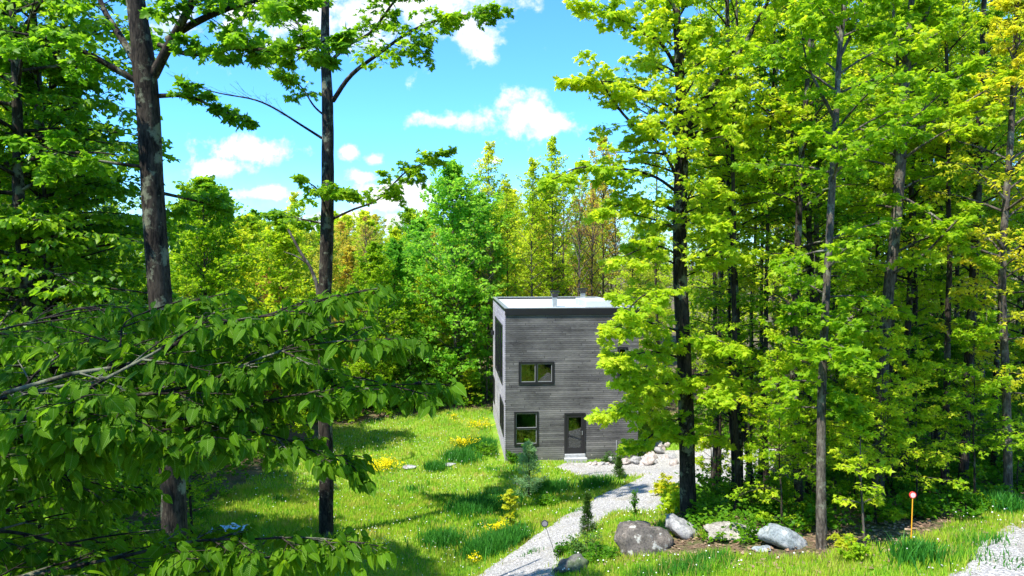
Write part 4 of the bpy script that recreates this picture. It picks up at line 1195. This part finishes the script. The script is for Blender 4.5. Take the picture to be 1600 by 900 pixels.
scatter(40, (380, 1010), (43, 58), 1.9, [('far_b', 'maple_bright', 'pale green rounded'), ('thin', 'maple_bright', 'thin stemmed pale'), ('thin', 'bud', 'thin stemmed yellowish'), ('bud_a', None, 'yellow budding'), ('bud_b', 'maple_bright', 'thin yellow green'), ('bare', None, 'thin bare'), ('under', 'maple', 'low green'), ('far_b', 'maple', 'small green')],
        'broadleaf_tree', 'tree', lab('the edge of the woods behind meadow and house'), grp('the back edge'), mind=0.6, sr=(0.6, 0.9))
scatter(48, (330, 1040), (56, 85), 2.8, [('bud_a', None, 'yellow budding'), ('bud_b', None, 'yellow budding'), ('far_a', 'maple', 'rounded green'), ('far_a', 'maple_bright', 'pale rounded'), ('far_b', 'maple_bright', 'yellow green')],
        'broadleaf_tree', 'tree', lab('the farthest rows behind the house'), grp('the farthest rows'), mind=0.6, sr=(0.85, 1.15))
scatter(24, (330, 790), (40, 46), 1.3, [('under', 'maple_bright', 'bushy'), ('under', 'maple', 'bushy')],
        'young_tree', 'young tree', lambda w: 'bushy young tree lining the back edge of the meadow', lambda w: 'young trees lining the meadow', mind=0.3, sr=(0.5, 0.9))
# trees behind the camera, mirrored in the panes
for k, (x, y) in enumerate([(-9, -7), (-4.5, -9), (0, -8), (4, -9.5), (8.5, -7), (13, -9), (-14, -4), (2, -14), (-8, -15)]):
    plant_tree('maple_a' if k % 2 else 'far_a', x, y, 'maple_tree', 'tree standing behind the viewpoint, mirrored in the house panes', 'tree', 'trees behind the viewpoint', 0.8, k * 1.3)
# unseen trees added outside the left edge to shade the near branch
for k, (x, y, s) in enumerate([(-9.5, 5.5, 1.0), (-7.5, -1.5, 1.0)]):
    plant_tree('beech', x, y, 'beech_tree', 'unseen hanging leaved tree added outside the left edge for shade', 'tree', 'unseen shade trees added outside the left edge', s, k * 2.1)

# ------------------------------------------------------------------ ground cover
def grass():
    rng = np.random.default_rng(77)
    a = Acc()
    def blades(x, y, h, w, rnd, lean=0.35):
        z = H(x, y) + 0.035 * fbm(x, y, 1.6, 2)
        n = len(x)
        az = rng.uniform(0, 6.28, n); d = np.stack([np.cos(az), np.sin(az), np.zeros(n)], -1)
        la = rng.uniform(0, 6.28, n); l = np.stack([np.cos(la), np.sin(la), np.zeros(n)], -1) * (h * lean * rng.uniform(0.2, 1.3, n))[:, None]
        b = np.stack([x, y, z - 0.02], -1)
        v = np.stack([b - d * w[:, None] / 2, b + d * w[:, None] / 2, b + l * 0.45 + UP * (h * 0.6)[:, None] + d * w[:, None] * 0.35, b + l * 0.45 + UP * (h * 0.6)[:, None] - d * w[:, None] * 0.35, b + l + UP * h[:, None]], 1)
        i = (np.arange(n) * 5)[:, None]
        a.add(v.reshape(-1, 3), i + np.array([[0, 1, 2, 3]]), np.repeat(rnd, 5))
        a.f.append(a.f.pop()); nb = a.n - n * 5
        a.f.append(nb + i + np.array([[3, 2, 4]]))
    def sample(n, ylo, yhi, pxl, pxr):
        Yv = np.sqrt(rng.uniform(ylo ** 2, yhi ** 2, n)); px = rng.uniform(pxl, pxr, n)
        x = (px - 800) / FPX * Yv
        ok = (mask_meadow(x, Yv) < 0.3) & (mask_path(x, Yv) > -0.05 - rng.exponential(0.10, n)) & (sdf_poly(x, Yv, HOUSE) > 0.1)
        return x[ok], Yv[ok]
    for n, ylo, yhi, wd in ((90000, 15, 27, 0.022), (110000, 22, 46, 0.034), (70000, 9, 17, 0.016)):
        pl, prr = (180, 1120) if ylo > 12 else (820, 1700)
        x, y = sample(n, ylo, yhi, pl, prr)
        t = fbm(x, y, 0.9, 4); t2 = fbm(x, y, 2.6, 8)
        lush = np.clip((t - 0.30) * 3, 0, 1)
        h = (0.10 + 0.10 * rng.uniform(0, 1, len(x)) + 0.16 * lush) * (1 + 0.3 * t2)
        rnd = np.clip(0.66 + 0.34 * t2 - 0.55 * lush + rng.normal(0, 0.12, len(x)), 0, 1)
        rnd = np.where(rng.uniform(0, 1, len(x)) < 0.09, 1.0, rnd)
        blades(x, y, np.maximum(h, .05), np.full(len(x), wd) * rng.uniform(.7, 1.4, len(x)), rnd)
    # tall lush tufts
    for (px, py, R, n) in [(750, 700, .9, 2600), (720, 718, .8, 1500), (800, 712, .8, 1500), (770, 790, 1.0, 2200), (740, 800, .9, 1800), (790, 850, .8, 2000), (680, 735, .5, 500), (860, 770, .8, 1400), (760, 865, .7, 1500), (690, 850, .7, 900), (1560, 800, .5, 500), (930, 760, .7, 700), (820, 722, .5, 700), (1430, 880, .4, 400), (1500, 868, .5, 160), (1545, 850, .4, 120), (1575, 885, .4, 110), (830, 868, .3, 60), (905, 800, .4, 60)]:
        g = G(px, py); x = g.x + rng.normal(0, R * .5, n); y = g.y + rng.normal(0, R * .5, n)
        weeds = n < 170
        ok = ((mask_path(x, y) > 0) | weeds) & (sdf_poly(x, y, HOUSE) > 0.1); x, y = x[ok], y[ok]
        blades(x, y, rng.uniform(.25, .55, len(x)) * (.4 if weeds else 1), rng.uniform(.018, .04, len(x)), rng.uniform(0, .22, len(x)), .5)
    m, nt, N, L, out = new_mat('grass_blades')
    at = N('ShaderNodeAttribute'); at.attribute_name = 'rnd'
    c = ramp(nt, at.outputs['Fac'], [(0.0, (0.03, 0.17, 0.020)), (0.25, (0.07, 0.26, 0.02)), (0.5, (0.23, 0.46, 0.02)), (0.75, (0.38, 0.52, 0.03)), (1.0, (0.50, 0.42, 0.12))])
    bs = N('ShaderNodeBsdfPrincipled'); bs.inputs['Roughness'].default_value = 0.55; bs.inputs['Specular IOR Level'].default_value = 0.25
    L(c, bs.inputs['Base Color']); tr = N('ShaderNodeBsdfTranslucent'); L(mixc(nt, 1.0, c, (1.2, 1.15, .8), 'MULTIPLY'), tr.inputs[0])
    mx = N('ShaderNodeMixShader'); mx.inputs[0].default_value = 0.4; L(bs.outputs[0], mx.inputs[1]); L(tr.outputs[0], mx.inputs[2]); L(mx.outputs[0], out.inputs[0])
    tag(a.obj('grass', m), 'lush green and yellowish meadow grass around house and path', 'grass', kind='stuff')
    # white seed heads and small blossoms
    a = Acc(); n = 8000
    x, y = sample(n, 12, 42, 300, 1650)
    dens = np.clip(0.45 + 0.8 * fbm(x, y, 0.7, 11), 0.05, 1); k = rng.uniform(0, 1, len(x)) < dens; x, y = x[k], y[k]
    z = H(x, y) + rng.uniform(.14, .30, len(x)); r = rng.uniform(.010, .024, len(x))
    tv = np.array([(1, 0, 0), (-1, 0, 0), (0, 1, 0), (0, -1, 0), (0, 0, 1), (0, 0, -1)], float)
    tf = np.array([(0, 2, 4), (2, 1, 4), (1, 3, 4), (3, 0, 4), (2, 0, 5), (1, 2, 5), (3, 1, 5), (0, 3, 5)])
    v = np.stack([x, y, z], -1)[:, None] + tv[None] * r[:, None, None]
    a.add(v.reshape(-1, 3), (tf[None] + (np.arange(len(x)) * 6)[:, None, None]).reshape(-1, 3))
    tag(a.obj('dandelion_seed_heads', plain('white_fluff', (0.72, 0.70, 0.66), 0.9)), 'tiny white seed heads dotted through the meadow', 'seed heads', kind='stuff')
grass()

def undergrowth():
    rng = np.random.default_rng(88)
    a = Acc(); w = Acc()
    def zone(n, pxr, Yr, mind, hgt, ls):
        Yv = np.sqrt(rng.uniform(Yr[0] ** 2, Yr[1] ** 2, n)); px = rng.uniform(*pxr, n); x = (px - 800) / FPX * Yv
        ok = (mask_meadow(x, Yv) > mind) & (sdf_poly(x, Yv, HOUSE) > 0.6) & (mask_path(x, Yv) > 0.3) & (fbm(x, Yv, 0.9, 14) > -0.35)
        x, Yv = x[ok], Yv[ok]; m = len(x)
        B = np.stack([x, Yv, H(x, Yv)], -1)
        B = np.repeat(B, 4, 0)
        az = rng.uniform(0, 6.28, len(B)); el = np.radians(rng.uniform(35, 85, len(B)))
        D = np.stack([np.cos(az) * np.cos(el), np.sin(az) * np.cos(el), np.sin(el)], -1)
        Ls = hgt * rng.uniform(.4, 1.3, len(B))
        dr = np.full(len(B), .25)
        twigs(w, B, D, Ls, dr, .005, .002, 2, 3)
        leaf_on(a, B, D, Ls, dr, 9, ls, TD, rng, 0.2, 0.5, 1.6, t0=.2, spread=1.0)
    zone(900, (1080, 1640), (15, 24), 0.1, .55, .10)
    zone(900, (1000, 1640), (24, 40), 0.1, .8, .13)
    zone(700, (-60, 420), (10, 26), 0.1, .6, .11)
    zone(900, (300, 1000), (40, 52), 0.0, .9, .16)
    zone(500, (-60, 420), (26, 42), 0.0, .9, .15)
    o = a.obj('undergrowth', LM['green']); tag(o, 'shaded leafy undergrowth covering the forest floor', 'undergrowth', kind='stuff')
undergrowth()

def litter():
    """fallen leaves and small stones along bank and drive"""
    rng = np.random.default_rng(91)
    a = Acc(); n = 9000
    Yv = np.sqrt(rng.uniform(12 ** 2, 26 ** 2, n)); px = rng.uniform(930, 1640, n); x = (px - 800) / FPX * Yv
    ok = (mask_meadow(x, Yv) > -0.9) & (mask_path(x, Yv) > 0); x, Yv = x[ok], Yv[ok]; n = len(x)
    pos = np.stack([x, Yv, H(x, Yv) + .045], -1)
    ax = rng.normal(0, 1, (n, 3)); ax[:, 2] *= .2
    leaves(a, pos, ax, UP + rng.normal(0, .3, (n, 3)), rng.uniform(.05, .10, n), TD, rng, width=1.5)
    tag(a.obj('leaf_litter', leaf_mat('fallen_leaves', [(0.1, (0.10, 0.06, 0.04)), (0.5, (0.26, 0.17, 0.11)), (0.9, (0.42, 0.32, 0.23))], trans=(1, 1, 1), tmix=.1)), 'brown fallen leaves on the shaded bank', 'leaf litter', kind='stuff')
    a = Acc(); n = 7000
    Yv = np.sqrt(rng.uniform(10.5 ** 2, 30 ** 2, n)); px = rng.uniform(700, 1680, n); x = (px - 800) / FPX * Yv
    md = mask_path(x, Yv); ok = (md < 0.25) & (sdf_poly(x, Yv, HOUSE) > .2); x, Yv = x[ok], Yv[ok]; n = len(x)
    r = rng.uniform(.010, .026, n)
    tv = np.array([(1, 0, 0), (-1, 0, 0), (0, 1, 0), (0, -1, 0), (0, 0, .7), (0, 0, -.7)], float)
    tf = np.array([(0, 2, 4), (2, 1, 4), (1, 3, 4), (3, 0, 4), (2, 0, 5), (1, 2, 5), (3, 1, 5), (0, 3, 5)])
    jit = rng.uniform(.6, 1.4, (n, 6, 1))
    v = np.stack([x, Yv, H(x, Yv) + 0.035 * fbm(x, Yv, 1.6, 2) + .055], -1)[:, None] + tv[None] * r[:, None, None] * jit
    a.add(v.reshape(-1, 3), (tf[None] + (np.arange(n) * 6)[:, None, None]).reshape(-1, 3), np.repeat(rng.uniform(0, 1, n), 6))
    m, nt, N, L, out = new_mat('loose_stones')
    at = N('ShaderNodeAttribute'); at.attribute_name = 'rnd'
    bs = N('ShaderNodeBsdfPrincipled'); bs.inputs['Roughness'].default_value = .9
    L(ramp(nt, at.outputs['Fac'], [(0, (.16, .155, .16)), (.6, (.42, .41, .42)), (1, (.66, .65, .66))]), bs.inputs['Base Color']); L(bs.outputs[0], out.inputs[0])
    tag(a.obj('gravel', m), 'loose grey and white gravel stones on path and driveway', 'gravel', kind='stuff')
litter()

# ------------------------------------------------------------------ stones
def rock_mat(name, c0, c1, c2, moss=0.0):
    m, nt, N, L, out = new_mat(name)
    tc = N('ShaderNodeTexCoord')
    n1 = noise_tex(nt, 3.0, 8, 0.65, tc.outputs['Object'])
    n2 = noise_tex(nt, 22, 6, 0.7, tc.outputs['Object'])
    n3 = noise_tex(nt, 6.0, 5, 0.6, tc.outputs['Object'])
    c = ramp(nt, n1, [(0.33, c0), (0.5, c1), (0.66, c2)])
    c = mixc(nt, ramp(nt, n2, [(0.40, (0.6, 0.6, 0.6)), (0.52, (0, 0, 0))]), c, tuple(x * 0.4 for x in c0))
    c = mixc(nt, ramp(nt, n3, [(0.58, (0, 0, 0)), (0.64, (0.6, 0.6, 0.6))]), c, (0.45, 0.46, 0.42))
    if moss: c = mixc(nt, ramp(nt, n1, [(0.5, (0, 0, 0)), (0.58, (moss, moss, moss))]), c, (0.05, 0.09, 0.02))
    bs = N('ShaderNodeBsdfPrincipled'); bs.inputs['Roughness'].default_value = .85; bs.inputs['Specular IOR Level'].default_value = .25
    L(c, bs.inputs['Base Color'])
    b = N('ShaderNodeBump'); b.inputs['Strength'].default_value = .8; b.inputs['Distance'].default_value = .03
    L(mathn(nt, 'ADD', n1, mathn(nt, 'MULTIPLY', n2, .4)), b.inputs['Height']); L(b.outputs[0], bs.inputs['Normal']); L(bs.outputs[0], out.inputs[0])
    return m
import bmesh
def rock_mesh(seed, sx, sy, sz, planes=9, sub=4, mat=None, rough=0.17, shear=(0, 0)):
    rs = random.Random(seed)
    bm = bmesh.new(); bmesh.ops.create_icosphere(bm, subdivisions=sub, radius=1.0)
    pl = []
    for _ in range(planes):
        n = Vector((rs.gauss(0, 1), rs.gauss(0, 1), rs.gauss(0, 1))).normalized(); pl.append((n, rs.uniform(.55, .85)))
    for v in bm.verts:
        c = v.co.copy()
        for n, d in pl:
            k = c.dot(n) - d
            if k > 0: c -= n * k * 0.92
        o = Vector((seed * 3.1, 0, 0))
        c += c.normalized() * (rough * mnoise.fractal(c * 1.6 + o, 0.8, 2.1, 5) + rough * .3 * mnoise.noise(c * 7 + o))
        v.co = Vector((c.x * sx + c.z * shear[0], c.y * sy + c.z * shear[1], c.z * sz))
    me = bpy.data.meshes.new('rock'); bm.to_mesh(me); bm.free()
    if mat: me.materials.append(mat)
    for p in me.polygons: p.use_smooth = True
    return me
R_BR = rock_mat('brown_grey_rock', (0.06, 0.055, 0.05), (0.12, 0.105, 0.09), (0.22, 0.18, 0.15))  # brown grey stone, base darkened further to stand in for shade on it
R_GR = rock_mat('light_grey_rock', (0.19, 0.19, 0.20), (0.29, 0.285, 0.28), (0.42, 0.40, 0.385))
R_TN = rock_mat('tan_rock', (0.20, 0.18, 0.155), (0.31, 0.285, 0.25), (0.42, 0.38, 0.33))
R_BL = rock_mat('blue_grey_rock', (0.15, 0.18, 0.19), (0.27, 0.30, 0.31), (0.42, 0.42, 0.42))
R_DK = rock_mat('mossy_dark_rock', (0.06, 0.06, 0.055), (0.13, 0.125, 0.11), (0.20, 0.19, 0.16), 0.7)
R_PK = rock_mat('pinkish_rock', (0.30, 0.25, 0.22), (0.42, 0.36, 0.33), (0.58, 0.53, 0.50))
def boulder(px, py, seed, s, mat, label, rot=0, sink=0.36, shear=(0, 0), tilt=(0, 0), Y=None, planes=9):
    g = G(px, py)
    me = rock_mesh(seed, *s, mat=mat, shear=shear, planes=planes)
    o = put('boulder', me, None, (g.x, g.y + s[1] * .6, H1(g.x, g.y + s[1] * .6) + s[2] * (1 - sink) - s[2] * .35))
    o.rotation_euler = (tilt[0], tilt[1], rot)
    tag(o, label, 'boulder')
    return o
boulder(1010, 866, 31, (.66, .55, .56), R_BR, 'large brown grey humped boulder at the left end of the row above the lawn', 0.2, shear=(-.05, .1))
boulder(1072, 842, 8, (.46, .4, .34), R_GR, 'light grey boulder at the foot of the tall trunk, second in the row', -.2, shear=(-.12, 0), tilt=(0, .35))
boulder(1150, 847, 12, (.92, .42, .24), R_TN, 'long low tan boulder, third in the row', .05, sink=.3, planes=6)
boulder(1232, 856, 17, (.60, .42, .30), R_BL, 'blue grey wedge boulder sloping down to the right beside the pale trunk', .1, tilt=(-.1, .42), shear=(-.1, 0))
boulder(893, 896, 21, (.40, .3, .28), R_DK, 'small dark mossy boulder in the weeds beside the path', -.3, tilt=(0, -.3))
boulder(957, 880, 25, (.16, .14, .08), R_GR, 'fist sized grey stone in the grass before the humped boulder')
boulder(1195, 862, 27, (.24, .16, .08), R_BL, 'flat bluish stone sunk in the bank below the wedge boulder')
# stone heap by the house corner
rs = random.Random(44)
rocks = [rock_mesh(60 + k, 1, rs.uniform(.7, 1), rs.uniform(.5, .75), 8, 3, R_PK if k % 3 else R_GR) for k in range(5)]
k = 0
for (px, py, n, sp_, r0, r1) in [(930, 716, 7, 14, .12, .22), (985, 716, 12, 34, .18, .36), (1030, 722, 9, 26, .22, .42), (1010, 706, 8, 34, .2, .38), (1060, 770, 3, 12, .14, .25)]:
    for _ in range(n):
        g = G(px + rs.uniform(-sp_, sp_), py + rs.uniform(-7, 9))
        if hdist(g.x, g.y) < .35: g.y = 32.4
        r = rs.uniform(r0, r1)
        o = put('stone', rocks[k % 5], None, (g.x, g.y, H1(g.x, g.y) + r * .22 + (rs.uniform(0, .25) if px in (985, 1010) else 0)))
        o.scale = (r, r, r); o.rotation_euler = (rs.uniform(-.4, .4), rs.uniform(-.4, .4), rs.uniform(0, 6.28))
        tag(o, 'pale pinkish stone heaped at the right foot of the house front', 'stone', 'stones heaped beside the house'); k += 1
# two flat slabs in the meadow
for (px, py, lb, rr_) in [(640, 733, 'flat grey slab in the meadow nearer the yellow flowers', 0), (703, 729, 'flat pale slab in the meadow nearer the house', .3)]:
    g = G(px, py); me = rock_mesh(int(px), .33, .24, .09, 4, 3, R_GR, .06)
    o = put('stone_slab', me, None, (g.x, g.y, g.z + .09)); o.rotation_euler = (0, 0, rr_); tag(o, lb, 'stone slab')

# ------------------------------------------------------------------ driveway markers
def marker(px, py, hgt, lean, pole_mat, disc_mat, face_mat, rdisc, label, rp=.008):
    g = G(px, py)
    e = empty('driveway_marker', (g.x, g.y, g.z)); e.rotation_euler = lean; tag(e, label, 'driveway marker')
    a = Acc(); tube(a, [(0, 0, -.2), (0, 0, hgt * .5), (0, 0, hgt)], [rp, rp, rp * .9], 8); a.obj('pole', pole_mat, e, True)
    def disc(a, y0, y1, r):
        n = 24; t = np.linspace(0, 2 * math.pi, n, endpoint=False)
        v = np.vstack([np.column_stack([np.cos(t) * r, np.full(n, y), hgt + r * .0 + rdisc * .8 + np.sin(t) * r]) for y in (y0, y1)])
        a.add(v, [(i, (i + 1) % n, n + (i + 1) % n, n + i) for i in range(n)]); a.add(v[:n], [tuple(range(n))]); a.add(v[n:], [tuple(range(n))])
    a = Acc(); disc(a, -.009, .009, rdisc); r = a.obj('reflector', disc_mat, e)
    a = Acc(); disc(a, -.014, -.0095, rdisc * .72); a.obj('lens', face_mat, r)
    return e
ORANGE = plain('orange_plastic', (0.80, 0.36, 0.02), .4); RED = plain('red_plastic', (0.75, 0.05, 0.04), .35)
PINK = plain('pale_reflector', (0.85, 0.50, 0.48), .2); DARKP = plain('dark_rod', (0.05, 0.05, 0.05), .5); GREYD = plain('grey_reflector', (0.30, 0.27, 0.28), .3)
marker(1423, 867, 1.10, (0, .01, 0), ORANGE, RED, PINK, .065, 'orange pole with a round red and pink reflector at the driveway edge', .011)
marker(872, 880, 0.95, (0.05, -.32, 0), DARKP, DARKP, GREYD, .085, 'thin dark rod leaning left over the path with a round grey reflector', .007)

# ------------------------------------------------------------------ small plants
def shrub(px, py, hgt, R, lm, label, name='shrub', cat='shrub', nst=6, nl=10, ls=.07, tm=TD, bark=BARK2, seed=1, width=1.5, straight=False, xy=None, hang=.2, el=(35, 80)):
    rng = np.random.default_rng(seed)
    g = G(px, py) if xy is None else Vector((xy[0], xy[1], H1(*xy)))
    e = empty(name, (g.x, g.y, g.z)); tag(e, label, cat)
    w, l = Acc(), Acc()
    if straight:
        q, rr = catmull([(0, 0, -.1), (rng.normal(0, .04), rng.normal(0, .04), hgt * .5), (rng.normal(0, .08), 0, hgt)], [.010 + hgt * .008, .008 + hgt * .004, .003], 20)
        tube(w, q, rr, 7)
        crown(w, l, q, rr, .25, R, 'cone', nst, 4, 2, nl, ls, tm, rng, hang=hang, width=width, el0=10, el1=55)
    else:
        az = rng.uniform(0, 6.28, nst); elv = np.radians(rng.uniform(*el, nst))
        D = np.stack([np.cos(az) * np.cos(elv), np.sin(az) * np.cos(elv), np.sin(elv)], -1)
        B = np.zeros((nst, 3)) + rng.normal(0, R * .15, (nst, 3)) * np.array([1, 1, 0]); L = hgt * rng.uniform(.6, 1.15, nst)
        dr = np.full(nst, .15); twigs(w, B, D, L, dr, .009, .004, 3, 5)
        B2, D2, L2 = children(B, D, L, dr, 5, rng, 45, R / hgt * .6 + .15, .2, .3); dr2 = np.full(len(L2), .1)
        twigs(w, B2, D2, L2, dr2, .004, .002, 2, 3)
        leaf_on(l, B2, D2, L2, dr2, nl, ls, tm, rng, hang, .6, width); leaf_on(l, B, D, L, dr, nl, ls, tm, rng, hang, .6, width)
    w.obj('stem', bark, e, True); l.obj('foliage', lm, e)
    return e

def conifer(px, py, hgt, R, lm, label, name, cat, tiers, per, nlen, soft, seed):
    rng = np.random.default_rng(seed); g = G(px, py)
    e = empty(name, (g.x, g.y, g.z)); tag(e, label, cat)
    w, l = Acc(), Acc()
    q, rr = catmull([(0, 0, -.1), (.02, 0, hgt * .5), (0, .01, hgt)], [.02 * hgt + .006, .012 * hgt, .004], 16); tube(w, q, rr, 7)
    t = np.repeat(np.linspace(.06, .97, tiers), per) + rng.normal(0, .01, tiers * per)
    az = rng.uniform(0, 6.28, len(t)); el = np.radians(15 + 45 * t + rng.normal(0, 8, len(t)))
    B = np.column_stack([np.zeros(len(t)), np.zeros(len(t)), t * hgt])
    D = np.stack([np.cos(az) * np.cos(el), np.sin(az) * np.cos(el), np.sin(el)], -1)
    L = R * (1.08 - t) ** .8 * rng.uniform(.7, 1.2, len(t)); dr = np.full(len(t), -.1)
    twigs(w, B, D, L, dr, .006, .003, 3, 4)
    B2, D2, L2 = children(B, D, L, dr, 5, rng, 45, .4, .2, .15); dr2 = np.zeros(len(L2)); twigs(w, B2, D2, L2, dr2, .003, .002, 1, 3)
    leaf_on(l, B2, D2, L2, dr2, soft, nlen, TD, rng, -.1, .9, .28, spread=.5); leaf_on(l, B, D, L, dr, soft * 2, nlen, TD, rng, -.1, .9, .28, spread=.5)
    w.obj('trunk', BARK2, e, True); l.obj('crown', lm, e)
    return e
conifer(826, 778, 2.0, .78, LM['pine'], 'soft bluish young pine standing in the grass before the house corner', 'pine_sapling', 'pine sapling', 9, 5, .15, 9, 301)
conifer(967, 748, .85, .28, LM['cedar'], 'narrow dark green conifer in the grass strip by the path', 'conifer_sapling', 'conifer sapling', 10, 6, .07, 14, 302)
conifer(918, 838, 1.15, .22, LM['cedar'], 'spindly cedar with a leafy top between path and humped boulder', 'conifer_sapling', 'conifer sapling', 9, 6, .07, 12, 303)
shrub(957, 724, .55, .4, LM['cedar'], 'dark green juniper beside the heaped stones at the house', 'shrub', 'shrub', 9, 16, .07, seed=304)
shrub(915, 868, .55, .45, LM['cedar'], 'dark feathery juniper low beside the leaning rod', 'shrub', 'shrub', 12, 18, .07, seed=305, width=.7)
shrub(935, 880, .40, .40, LM['green'], 'broad leafy weed clump left of the humped boulder', 'shrub', 'shrub', 10, 12, .08, seed=306)
shrub(880, 872, .35, .35, LM['green'], 'low leafy weed clump behind the dark mossy boulder', 'shrub', 'shrub', 9, 12, .07, seed=307)
shrub(992, 812, .95, .18, LM['green'], 'narrow upright weed stalk beside the gravel', 'weed', 'weed', 5, 16, .05, seed=308, el=(76, 89))
shrub(825, 724, 1.1, .3, LM['green'], 'leafy sapling under the ground floor window', 'sapling', 'sapling', 10, 5, .07, seed=309, straight=True)
shrub(805, 722, .6, .5, LM['green'], 'lush green herb clump at the left front corner of the house', 'shrub', 'shrub', 12, 14, .08, seed=310)
shrub(757, 712, .6, .6, LM['green'], 'lush herb clump along the left side wall of the house', 'shrub', 'shrub', 14, 14, .08, seed=311)
shrub(855, 792, .45, .5, LM['green'], 'grey green herb clump right of the young pine', 'shrub', 'shrub', 12, 14, .08, seed=312)
shrub(797, 832, 1.35, .32, LM['yellow'], 'thin sapling with sparse yellow leaves near the path', 'sapling', 'sapling', 11, 2, .08, TM, seed=313, straight=True)
shrub(1050, 806, .85, .55, LM['maple_bright'], 'low yellow green maple seedling at the foot of the tall trunk', 'seedling', 'seedling', 9, 8, .10, TM, seed=314)
shrub(1035, 775, .9, .45, LM['yellow'], 'yellowish maple seedling at the path bend left of the tall trunk', 'seedling', 'seedling', 8, 7, .11, TM, seed=315)
shrub(1352, 858, 2.75, .75, LM['maple_bright'], 'bright leafy sapling with a thin pale stem before the dark woods', 'sapling', 'sapling', 20, 5, .11, TT, BARKP, 316, 1.1, True)
shrub(1322, 862, .35, .25, LM['yellow'], 'small yellow leaved seedling in the grass by the bright sapling', 'seedling', 'seedling', 6, 7, .07, TM, seed=317)
shrub(1110, 770, 2.6, 1.0, LM['maple'], 'multi stemmed young maple right behind the tall trunk', 'sapling', 'sapling', 22, 5, .12, TT, seed=318, straight=True)
shrub(1130, 790, 1.4, 1.0, LM['green'], 'leafy bush behind the long tan boulder', 'shrub', 'shrub', 12, 12, .10, seed=319)
shrub(1200, 800, 1.2, 1.1, LM['maple'], 'leafy bush in shade behind the wedge boulder', 'shrub', 'shrub', 12, 12, .10, seed=320)
shrub(1340, 880, .5, .3, LM['maple_bright'], 'low bright weed at the base of the bright sapling', 'weed', 'weed', 9, 9, .07, seed=321)

def flowers(px, py, R, hgt, n, label, seed):
    rng = np.random.default_rng(seed); g = G(px, py)
    e = empty('yellow_wildflowers', (g.x, g.y, g.z)); tag(e, label, 'flowers')
    w, l = Acc(), Acc()
    x = rng.normal(0, R * .5, n); y = rng.normal(0, R * .5, n)
    z0 = H(g.x + x, g.y + y) - g.z
    B = np.stack([x, y, z0], -1); D = unit(np.stack([rng.normal(0, .2, n), rng.normal(0, .2, n), np.ones(n)], -1)); L = hgt * rng.uniform(.35, 1.25, n)
    twigs(w, B, D, L, np.zeros(n), .004, .003, 1, 3)
    tips = B + D * L[:, None]
    k = 4
    p = np.repeat(tips, k, 0) + rng.normal(0, .035, (n * k, 3)); 
    leaves(l, p, rng.normal(0, 1, (n * k, 3)) * np.array([1, 1, .3]), UP + rng.normal(0, .5, (n * k, 3)), rng.uniform(.03, .06, n * k), TD, rng, width=2.2)
    w.obj('stem', LM['green'], e); l.obj('blossom', LM['flower'], e)
flowers(597, 734, .95, .40, 250, 'dense yellow flower clump left of the flat grey slab', 401)
flowers(727, 700, .65, .40, 180, 'dense yellow flower clump left of the side wall', 402)
flowers(748, 668, .9, .30, 110, 'loose yellow flowers along the far part of the side wall', 403)
flowers(708, 655, .25, .3, 25, 'few yellow flowers at the far meadow edge', 404)
flowers(778, 836, .35, .3, 75, 'yellow flower clump on the meadow near the path', 405)
flowers(782, 792, .35, .3, 35, 'small yellow flowers in the tall grass left of the pine', 406)
flowers(740, 880, .2, .25, 18, 'few yellow flowers at the lower path edge', 407)
flowers(530, 735, .25, .3, 18, 'few yellow flowers near the slender trunk', 408)

# ------------------------------------------------------------------ pale blue tarp left in the meadow
def tarp():
    g = G(358, 838)
    n = 18; m_ = 12
    u, v = np.meshgrid(np.linspace(-1, 1, n), np.linspace(-1, 1, m_))
    x = u * .52; y = v * .42
    z = .34 - .26 * np.abs(v) - .10 * np.maximum(0, -(u + .3)) + .05 * np.sin(u * 7) * (1 - np.abs(v)) + .02 * np.sin(v * 9 + u * 4)
    i = (np.arange(m_ - 1)[:, None] * n + np.arange(n - 1)[None]).ravel()
    a = Acc(); a.add(np.stack([x, y, z], -1).reshape(-1, 3), np.stack([i, i + 1, i + n + 1, i + n], -1))
    m, nt, N, L, out = new_mat('pale_blue_cloth')
    tc = N('ShaderNodeTexCoord'); sx = N('ShaderNodeSeparateXYZ'); L(tc.outputs['Object'], sx.inputs[0])
    st = mathn(nt, 'GREATER_THAN', mathn(nt, 'SINE', mathn(nt, 'MULTIPLY', sx.outputs[0], 34.0)), .75)
    bs = N('ShaderNodeBsdfPrincipled'); bs.inputs['Roughness'].default_value = .7
    L(mixc(nt, st, (0.42, 0.60, 0.70), (0.18, 0.30, 0.42)), bs.inputs['Base Color']); L(bs.outputs[0], out.inputs[0])
    o = a.obj('tarp', m, smooth=True, loc=(g.x, g.y, g.z)); 
    md = o.modifiers.new('s', 'SOLIDIFY'); md.thickness = .012
    tag(o, 'pale blue striped tarp propped low in the meadow left of the slender trunk', 'tarp')
tarp()
